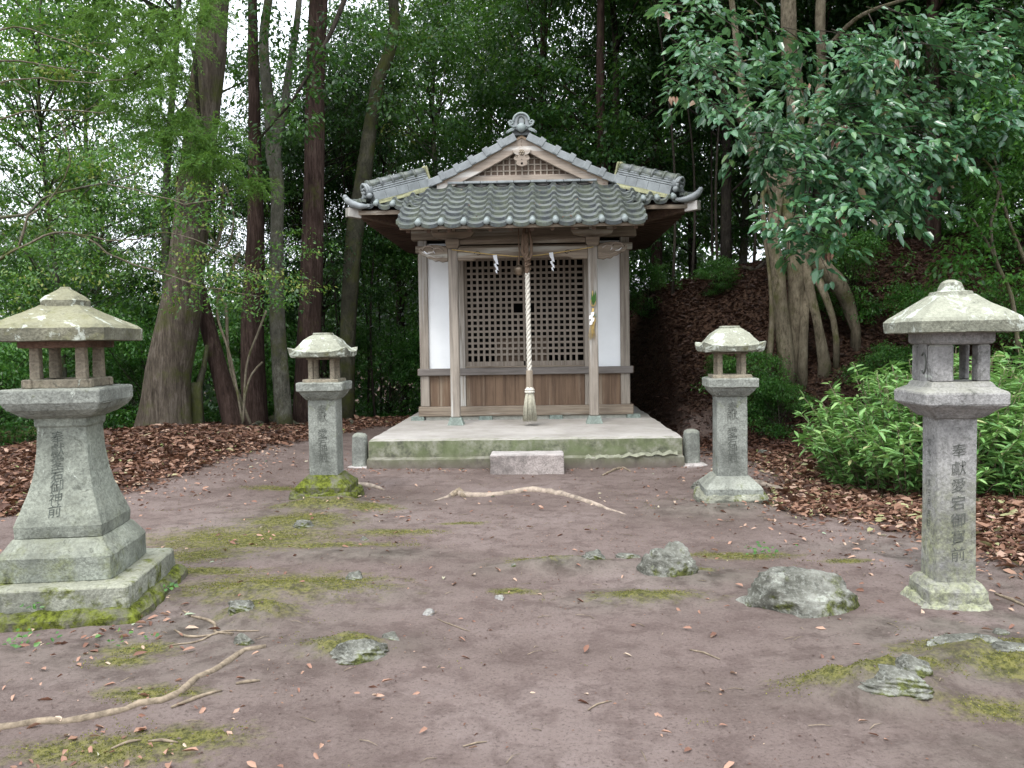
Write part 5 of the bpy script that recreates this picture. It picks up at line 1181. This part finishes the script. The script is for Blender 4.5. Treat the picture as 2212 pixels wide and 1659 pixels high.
o = m.build('limb', 'bark_dark', None); rel(o, T1)
# slender tree reaching in from the left with tiny leaves --------------------
sl_t = root_thing('slender_tree', 'slender grey tree outside the left edge whose fine twigs reach over the lantern', (-8.1, 10.2, hzf(-8.1, 10.2)))
brs = [[(-130, 900, 14), (-120, 600, 12), (-90, 480, 9), (20, 470, 6), (60, 460, 5), (90, 430, 4), (170, 405, 3.5), (230, 395, 3), (300, 375, 2)], [(-110, 520, 6), (0, 560, 5), (40, 530, 5), (60, 470, 4), (100, 440, 3), (150, 350, 2.5), (130, 260, 2)],
       [(-120, 640, 7), (30, 540, 4), (150, 500, 4), (260, 560, 3.5), (350, 590, 3), (450, 620, 2.5), (560, 640, 1.5)], [(150, 500, 3), (260, 520, 2.5), (360, 500, 2), (470, 540, 1.5), (560, 600, 1.2)],
       [(-120, 300, 6), (20, 250, 3), (120, 235, 2.5), (230, 245, 2)], [(-110, 150, 5), (40, 130, 3), (130, 150, 2), (220, 155, 1.5)], [(-100, 200, 4), (60, 170, 2.5), (170, 180, 1.8), (280, 170, 1.2)], [(-120, 100, 5), (30, 60, 3), (140, 90, 2), (240, 130, 1.5)], [(230, 395, 2.5), (330, 420, 2), (400, 440, 1.6), (480, 430, 1.2)]]
for i, b in enumerate(brs):
    P_, R_ = P2(b, 10.2-.1*i); P_, R_ = dense([Vector(p) for p in P_], R_, .15); m = MB(); R_ = [r_*.62 for r_ in R_]
    P_ = [p+Vector((random.uniform(-.015, .015), 0, random.uniform(-.015, .015))) for p in P_]; m.tube(P_, R_, 6)
    for j in range(4, len(P_)-1, 2):   # fine side twigs
        d = (P_[j+1]-P_[j]).normalized(); a = P_[j]; l = random.uniform(.15, .4); up = Vector((0, 0, random.choice((-1, 1))*random.uniform(.3, .9)))
        m.tube([a, a+(d+up)*l*.5, a+(d*1.2+up*.7)*l], [R_[j]*.45, .003, .0015], 4)
    o = m.build('trunk' if i == 0 else 'branch', 'bark_grey' if i == 0 else 'bark_pale', None); rel(o, sl_t)
def small_sprays(regions, parent, leaf, mat, seed, per=40, rad=(.2, .42)):
    rg = np.random.default_rng(seed); C = []
    for (px, py, rx, ry, Y0, Y1, n) in regions:
        for i in range(n):
            a = rg.uniform(0, 2*PI); q = rg.uniform(0, 1)**.5; C.append(tuple(gy(px+rx*q*math.cos(a), py+ry*q*math.sin(a), rg.uniform(Y0, Y1))))
    C = np.array(C); P, A, N, s, v = sprays(C, rg.uniform(*rad, len(C)), per, leaf, .25, .25, seed, .15)
    o = link('foliage', leaf_mesh('small_foliage', P, A, N, s, s*.5, v, 4, .15), mat); rel(o, parent)
small_sprays([(300, 440, 190, 70, 9.5, 11.5, 60), (520, 620, 170, 50, 9.5, 11.5, 40), (250, 330, 150, 60, 10, 12, 34), (130, 560, 120, 60, 9.5, 11, 22), (640, 560, 60, 70, 11, 12.5, 12), (200, 320, 60, 50, 9.5, 11, 6), (360, 560, 120, 50, 10, 11.5, 22), (40, 640, 60, 60, 9.5, 11, 18), (110, 100, 120, 60, 9.5, 11.5, 13)], sl_t, .055, 'leaf_a', 31)
# sprays of larger leaved branches hanging in front of the trunks, centre left
br = root_thing('overhanging_branch', 'leafy bough hanging in front of the red cedar and the grey forked trunk', gy(700, 60, 13.4))
small_sprays([(690, 150, 60, 55, 12.5, 13.6, 16), (620, 250, 55, 50, 12.6, 13.6, 12), (520, 330, 40, 60, 12.6, 13.6, 10), (600, 60, 70, 60, 12.6, 14, 14), (760, 60, 70, 60, 12.5, 15, 16), (880, 200, 60, 60, 14, 16, 14), (930, 60, 100, 60, 14, 16, 22)], br, .095, 'leaf_b', 33, 34, (.22, .45))
m = MB(); P_, R_ = P2([(760, -40, 6), (720, 60, 5), (680, 140, 4), (630, 220, 3), (560, 300, 2)], 13.0); m.tube(P_, R_, 6); o = m.build('bough', 'bark_dark', None); rel(o, br)
# right edge tree with small light leaves
er = root_thing('edge_tree', 'thin stemmed tree with small light leaves at the right edge above the bush', gy(2190, 720, 10.5))
for i, b in enumerate(([(2200, 760, 5), (2185, 640, 4), (2150, 560, 4), (2140, 480, 3), (2160, 400, 3), (2120, 250, 2)], [(2230, 600, 5), (2180, 480, 3), (2140, 360, 2.5), (2060, 300, 2)], [(2150, 560, 3), (2130, 520, 2.5), (2100, 470, 2)])):
    P_, R_ = P2(b, 10.2); P_, R_ = dense([Vector(p) for p in P_], R_, .15); m = MB(); m.tube(P_, R_, 6); o = m.build('trunk' if i == 0 else 'branch', 'bark_pale', None); rel(o, er)
small_sprays([(2150, 330, 80, 110, 9.5, 10.8, 34), (2140, 520, 90, 90, 9.5, 10.8, 26), (2080, 600, 60, 60, 10, 11.5, 10), (2190, 220, 60, 70, 9, 10.5, 14)], er, .075, 'leaf_under', 41, 32, (.18, .36))
# bamboo-leaved bushes ------------------------------------------------------
def bush(label, cx_, cy_, rx, ry, h, ns, seed, per=20):
    rg = np.random.default_rng(seed); root = thing('bamboo_leaved_bush', label, 'bush', (cx_, cy_, hzf(cx_, cy_)), 0, 'light green bushes at the right of the clearing'); Ps, As, Ns, Ss, Vs = [], [], [], [], []; m = MB()
    for i in range(ns):
        a = rg.uniform(0, 2*PI); q = rg.uniform(0, 1)**.5; x, y = q*rx*math.cos(a), q*ry*math.sin(a)
        hh = h*(1-.55*q**2.2)*rg.uniform(.72, 1.08)*(1 if rg.uniform() > .25 else .6); lx, ly = math.cos(a)*.22*q+rg.normal(0, .08), math.sin(a)*.22*q+rg.normal(0, .08)-.05; z0 = hzf(cx_+x, cy_+y)-root.location.z
        pts = [Vector((x+lx*t_**1.5*h, y+ly*t_**1.5*h, z0+hh*t_-.02*t_)) for t_ in (0, .35, .7, 1.0)]
        m.tube(pts, [.0045, .004, .003, .002], 4)
        for k in range(per):
            t_ = 1-rg.uniform(0, .95)**1.3; j = min(2, int(t_*3)); p = pts[j].lerp(pts[j+1], min(1, t_*3-j)); az = rg.uniform(0, 2*PI); el = rg.normal(.28, .35)
            Ps.append(tuple(p)); As.append((math.cos(az)*math.cos(el), math.sin(az)*math.cos(el), math.sin(el))); Ns.append((rg.normal(0, .3), rg.normal(0, .3), 1)); Ss.append(rg.uniform(.08, .14)); Vs.append(np.clip(.42+.25*(t_-.5)+rg.normal(0, .2)+(.5 if rg.uniform() < .02 else 0), 0, 1))
    Ss = np.array(Ss); link('leaves', leaf_mesh('bush_leaves', np.array(Ps), np.array(As), np.array(Ns), Ss, Ss*.32, np.array(Vs), 6, .22), 'leaf_bush', root)
    m.build('stems', 'twig', root)
bush('dense light green bamboo leaved bush left of the tall square lantern', 3.95, 8.4, 1.0, 1.05, 1.3, 560, 1, 30)
bush('light green bamboo leaved bush behind and right of the tall square lantern', 5.75, 8.6, 1.05, 1.1, 1.45, 460, 2, 28)
bush('small low clump of bamboo leaves in the leaf litter at the right edge', 4.25, 7.1, .28, .25, .32, 30, 3, 12)
# ------------------------------------------------------------------ rocks, roots, twigs
def rock(label, px, py, sx, sy, sz, seed, mat='rock', group=None, rz_=0, sink=.35, n=3, amp=.28):
    import bmesh
    p = gz(px, py); z = hzf(p.x, p.y); bm = bmesh.new(); bmesh.ops.create_icosphere(bm, subdivisions=n+2, radius=1)
    me = bpy.data.meshes.new('rock'); bm.to_mesh(me); bm.free(); nn = len(me.vertices); c = np.empty(nn*3); me.vertices.foreach_get('co', c); c = c.reshape(-1, 3)
    rg = np.random.default_rng(seed)
    for k in range(9):   # facets: cut by random planes
        d = unit(rg.normal(0, 1, 3)); d[2] = abs(d[2])*.8; d = unit(d); h = rg.uniform(.62, .9); t_ = c@d; c = c-np.maximum(0, t_-h)[:, None]*d*.9
    f = (fbm(c[:, 0]+9+seed, c[:, 1]*1.0+c[:, 2]*1.7+9, 1.6, 4, seed)-.47); f2 = np.abs(fbm(c[:, 0]*.7+c[:, 2]*1.6+5, c[:, 1]*.7+c[:, 2]*.8+5+seed, 3.2, 4, seed+3)-.47)
    c = c*(1+amp*f-.45*f2)[:, None]*np.array([sx, sy, sz])
    me.vertices.foreach_set('co', c.ravel()); me.polygons.foreach_set('use_smooth', np.ones(len(me.polygons), bool)); me.update(); me.materials.append(M[mat]); o = bpy.data.objects.new('rock', me); COL.objects.link(o)
    o.location = (p.x, p.y, z-sz*sink*.6); o.rotation_euler = (0, 0, rz_); tag(o, label, 'rock' if sx > .06 else 'stone', group); return o
rock('largest rock, craggy grey with pale lichen and dark mossy right side', 1722, 1305, .36, .24, .31, 1, rz_=.1, sink=.25, amp=.35)
rock('pointed grey rock with moss at its foot in the middle of the clearing', 1450, 1240, .215, .16, .26, 2, rz_=-.3, sink=.25, amp=.35)
rock('small mossy rock tip left of the pointed grey rock', 1283, 1222, .085, .07, .09, 3, sink=.3)
rock('flat pale rock just showing behind the pointed grey rock', 1352, 1203, .11, .07, .05, 4, sink=.3)
rock('low mossy outcrop with pale flecks in the right foreground', 1925, 1512, .20, .12, .075, 5, sink=.8)
rock('rounded lichen grey knob on the right foreground outcrop', 1965, 1500, .085, .08, .08, 6, sink=.5)
rock('flat grey stone half buried in front of the tall square lantern', 2085, 1425, .18, .09, .05, 7, sink=.8)
rock('broad buried stone at the right edge in the foreground', 2190, 1440, .18, .09, .05, 8, sink=.8)
rock('pale flat rock sunk in moss in the left foreground', 770, 1425, .17, .10, .08, 9, sink=.45, rz_=.2)
rock('small grey rock beside the pale flat rock', 842, 1392, .055, .045, .045, 10)
rock('smooth round grey stone lying alone on bare earth', 925, 1330, .040, .034, .032, 11, 'pebble', sink=.0, amp=.08)
rock('rock poking out of the moss near the mossy based lantern', 655, 1142, .11, .08, .07, 12)
rock('small grey stone right of the moss near the mossy based lantern', 788, 1168, .045, .035, .035, 13)
rock('angular brown rock at the end of the middle moss streak', 765, 1250, .075, .06, .08, 14)
rock('rounded grey stone under the broken twigs', 525, 1392, .065, .05, .065, 15)
rock('mossy stone in front of the middle moss streak', 520, 1340, .085, .06, .07, 16)
rock('small brown stone near the centre of the clearing', 1110, 1230, .022, .02, .022, 17, 'rock', sink=.0)
rock('pair of pale pebbles stuck in the moss left of centre rocks', 1080, 1292, .032, .03, .035, 18, 'pebble', sink=.1)
rock('dark grey cobble beside the front leaf patch on the right', 2160, 1375, .05, .04, .04, 19)
rock('brown rock by the foot of the pale based lantern', 1520, 1052, .16, .14, .12, 20, 'rock', sink=.3)
rock('grey stone on the shady leaf slope behind the pale based lantern', 1650, 985, .13, .10, .10, 21, sink=.2)
rock('mossy stone on the shady leaf slope under the big evergreen tree', 1640, 930, .15, .10, .12, 22, sink=.3)
def root_obj(name, label, pts, rads, mat, cat='root', lift_=.0, group=None, kn=.12, step=.05):
    P_ = []
    for (px, py) in pts:
        p = gz(px, py); P_.append(Vector((p.x, p.y, hzf(p.x, p.y)+lift_)))
    rads = list(np.interp(np.linspace(0, 1, len(P_)), np.linspace(0, 1, len(rads)), rads)); D_, R_ = dense(P_, rads, step)
    rn = random.Random(len(label)); R_ = [r_*(1+kn*(rn.random()-.5)*2) for r_ in R_]
    D_ = [Vector((p.x, p.y, hzf(p.x, p.y)+lift_+r_*.35)) for p, r_ in zip(D_, R_)]
    m = MB(); m.tube(D_, R_, 10, noise=.1); o = m.build(name, mat); return tag(o, label, cat, group)
root_obj('exposed_root', 'long bleached tree root arching out of the earth in front of the step', [(932, 1081), (965, 1074), (985, 1066), (1010, 1071), (1080, 1069), (1150, 1062), (1200, 1068), (1260, 1083), (1310, 1098), (1352, 1110)], [.006, .018, .034, .038, .033, .038, .036, .03, .018, .007], 'root', kn=.12, lift_=-.008)
root_obj('knotted_root', 'dark knot at the left end of the bleached root', [(975, 1072), (992, 1066), (1003, 1073)], [.02, .045, .02], 'twig')
root_obj('fallen_branch', 'long pale crooked branch lying across the left foreground', [(-30, 1584), (0, 1578), (75, 1565), (140, 1563), (210, 1550), (270, 1535), (300, 1523), (350, 1520), (390, 1500), (425, 1468), (460, 1455), (490, 1435), (530, 1408), (575, 1404)], [.016, .017, .015, .016, .018, .014, .016, .012], 'twig', 'branch', -.002, kn=.14)
for nm, pts, r_, lab in (('a', [(370, 1533), (400, 1523), (440, 1508), (480, 1498)], .008, 'short thin stick just below the long pale branch'), ('b', [(510, 1485), (535, 1480), (562, 1476)], .009, 'stubby brown stick right of the long pale branch'),
                     ('c', [(395, 1323), (425, 1340), (462, 1353), (467, 1370), (505, 1373)], .008, 'crooked grey twig beside the stepped lantern base'), ('d', [(377, 1365), (410, 1378), (470, 1373)], .007, 'curved twig under the crooked grey twig'),
                     ('e', [(362, 1397), (425, 1388), (475, 1370), (560, 1368)], .005, 'long straight thin twig by the stepped lantern base'), ('f', [(240, 1623), (280, 1608), (305, 1605)], .006, 'small twig near the bottom left corner'), ('g', [(320, 1608), (350, 1606), (385, 1610)], .006, 'dark little stick at the bottom left'),
                     ('h', [(1302, 1027), (1328, 1015), (1346, 1011), (1362, 1019)], .016, 'pale crooked stick by the foot of the platform'), ('i', [(945, 1340), (975, 1352), (1015, 1366)], .003, 'hair thin twig beside the round grey stone'), ('j', [(1775, 1700-0*1), (1800, 1708)], .005, 'tiny twig in the right foreground'),
                     ('k', [(1270, 1535), (1290, 1522), (1322, 1515)], .004, 'thin bent twig in the bare middle foreground'), ('l', [(1490, 1405), (1520, 1412), (1555, 1425)], .005, 'dark curved seed pod in the right foreground'), ('m', [(2150, 1285), (2185, 1300), (2225, 1318)], .010, 'pale stick at the right edge beside the lantern foot'),
                     ('n', [(1000, 1615), (1030, 1606), (1052, 1604)], .004, 'thin twig at the bottom centre')):
    if nm == 'j': continue
    root_obj('dry_twig', lab, pts, [r_*.6, r_, r_, r_*.5], 'twig', 'twig', .003, 'dry twigs on the ground', .1, .03)
root_obj('surface_root', 'thick grey root running from the pale lantern base to the right', [(1590, 1042), (1640, 1050), (1680, 1060), (1712, 1072)], [.05, .045, .035, .01], 'root')
root_obj('surface_root', 'pale root end right of the moss covered lantern base', [(770, 1052), (800, 1053), (830, 1060)], [.035, .03, .01], 'root')
root_obj('gnarled_root', 'gnarled grey root crossing the path behind the moss covered lantern', [(530, 942), (560, 930), (590, 918), (625, 925), (660, 938)], [.03, .07, .11, .07, .03], 'bark_grey', kn=.2)
root_obj('gnarled_root', 'looping root left of the platform corner', [(735, 905), (752, 918), (762, 934), (752, 940)], [.03, .045, .04, .02], 'bark_grey')
root_obj('fallen_log', 'dark fallen log lying left of the shrine', [(720, 885), (800, 892), (860, 885), (905, 890)], [.06, .08, .07, .05], 'bark_dark', 'log')
root_obj('bank_root', 'dark twisted root on the shady bank at the right', [(1590, 1000-100), (1640, 905), (1690, 890)], [.03, .05, .03], 'bark_dark')
# heap of dry stalks far left
m = MB(); c0 = gz(20, 965); zc = hzf(c0.x, c0.y)
for k in range(230):
    a = random.gauss(-.15, .35); l = random.uniform(.5, 1.5); x = c0.x+random.uniform(-.9, .55); y = c0.y+random.uniform(-.3, .7); q = max(0, 1-abs(x-c0.x+.3)/1.1); z = hzf(x, y)+random.uniform(0, .38)*q+.02
    dx, dy = math.cos(a)*l/2, math.sin(a)*l/2; b = random.uniform(-.05, .05)
    m.tube([(x-dx, y-dy, z+b), (x, y, z+.05), (x+dx, y+dy, z-b-.05)], [.004, .0045, .002], 4)
o = m.build('straw_heap', 'straw'); tag(o, 'heap of dry yellowish stalks behind the flared lantern', 'straw', None, 'stuff')
# little green seedlings
for i, (px, py, lab, n) in enumerate(((135, 1330, 'tiny ivy sprig growing on the mossy stepped base', 8), (60, 1400, 'patch of small ivy leaves in front of the stepped base', 26), (345, 1290, 'dark little seedlings at the right corner of the stepped base', 30), (1640, 1195, 'pale tiny seedlings in the moss right of the pointed rock', 30), (270, 1395, 'small round leaved weed at the base corner', 14))):
    p = gz(px, py, .1 if i == 0 else 0); rgx = np.random.default_rng(i+50); Cx = np.stack([p.x+rgx.normal(0, .07 if n > 10 else .03, n), p.y+rgx.normal(0, .05, n)-.0, np.zeros(n)], 1)
    if i == 0: Cx[:, 1] = 4.80-.48; Cx[:, 0] = -2.72+rgx.normal(0, .03, n); zb = .09
    else: zb = None
    Cx[:, 2] = (hz(Cx[:, 0], Cx[:, 1]) if zb is None else zb)+rgx.uniform(.01, .06, n)
    th = rgx.uniform(0, 6.28, n); me_ = leaf_mesh('leaves', Cx, np.stack([np.cos(th), np.sin(th), rgx.normal(.2, .3, n)], 1), np.stack([rgx.normal(0, .4, n), rgx.normal(-.4, .4, n), np.ones(n)], 1), rgx.uniform(.018, .035, n), rgx.uniform(.016, .03, n), rgx.uniform(.3, 1, n), 6, .1)
    o = link('seedling' if n <= 10 else 'seedlings', me_, 'leaf_under'); tag(o, lab, 'seedling', None, None if n <= 10 else 'stuff')
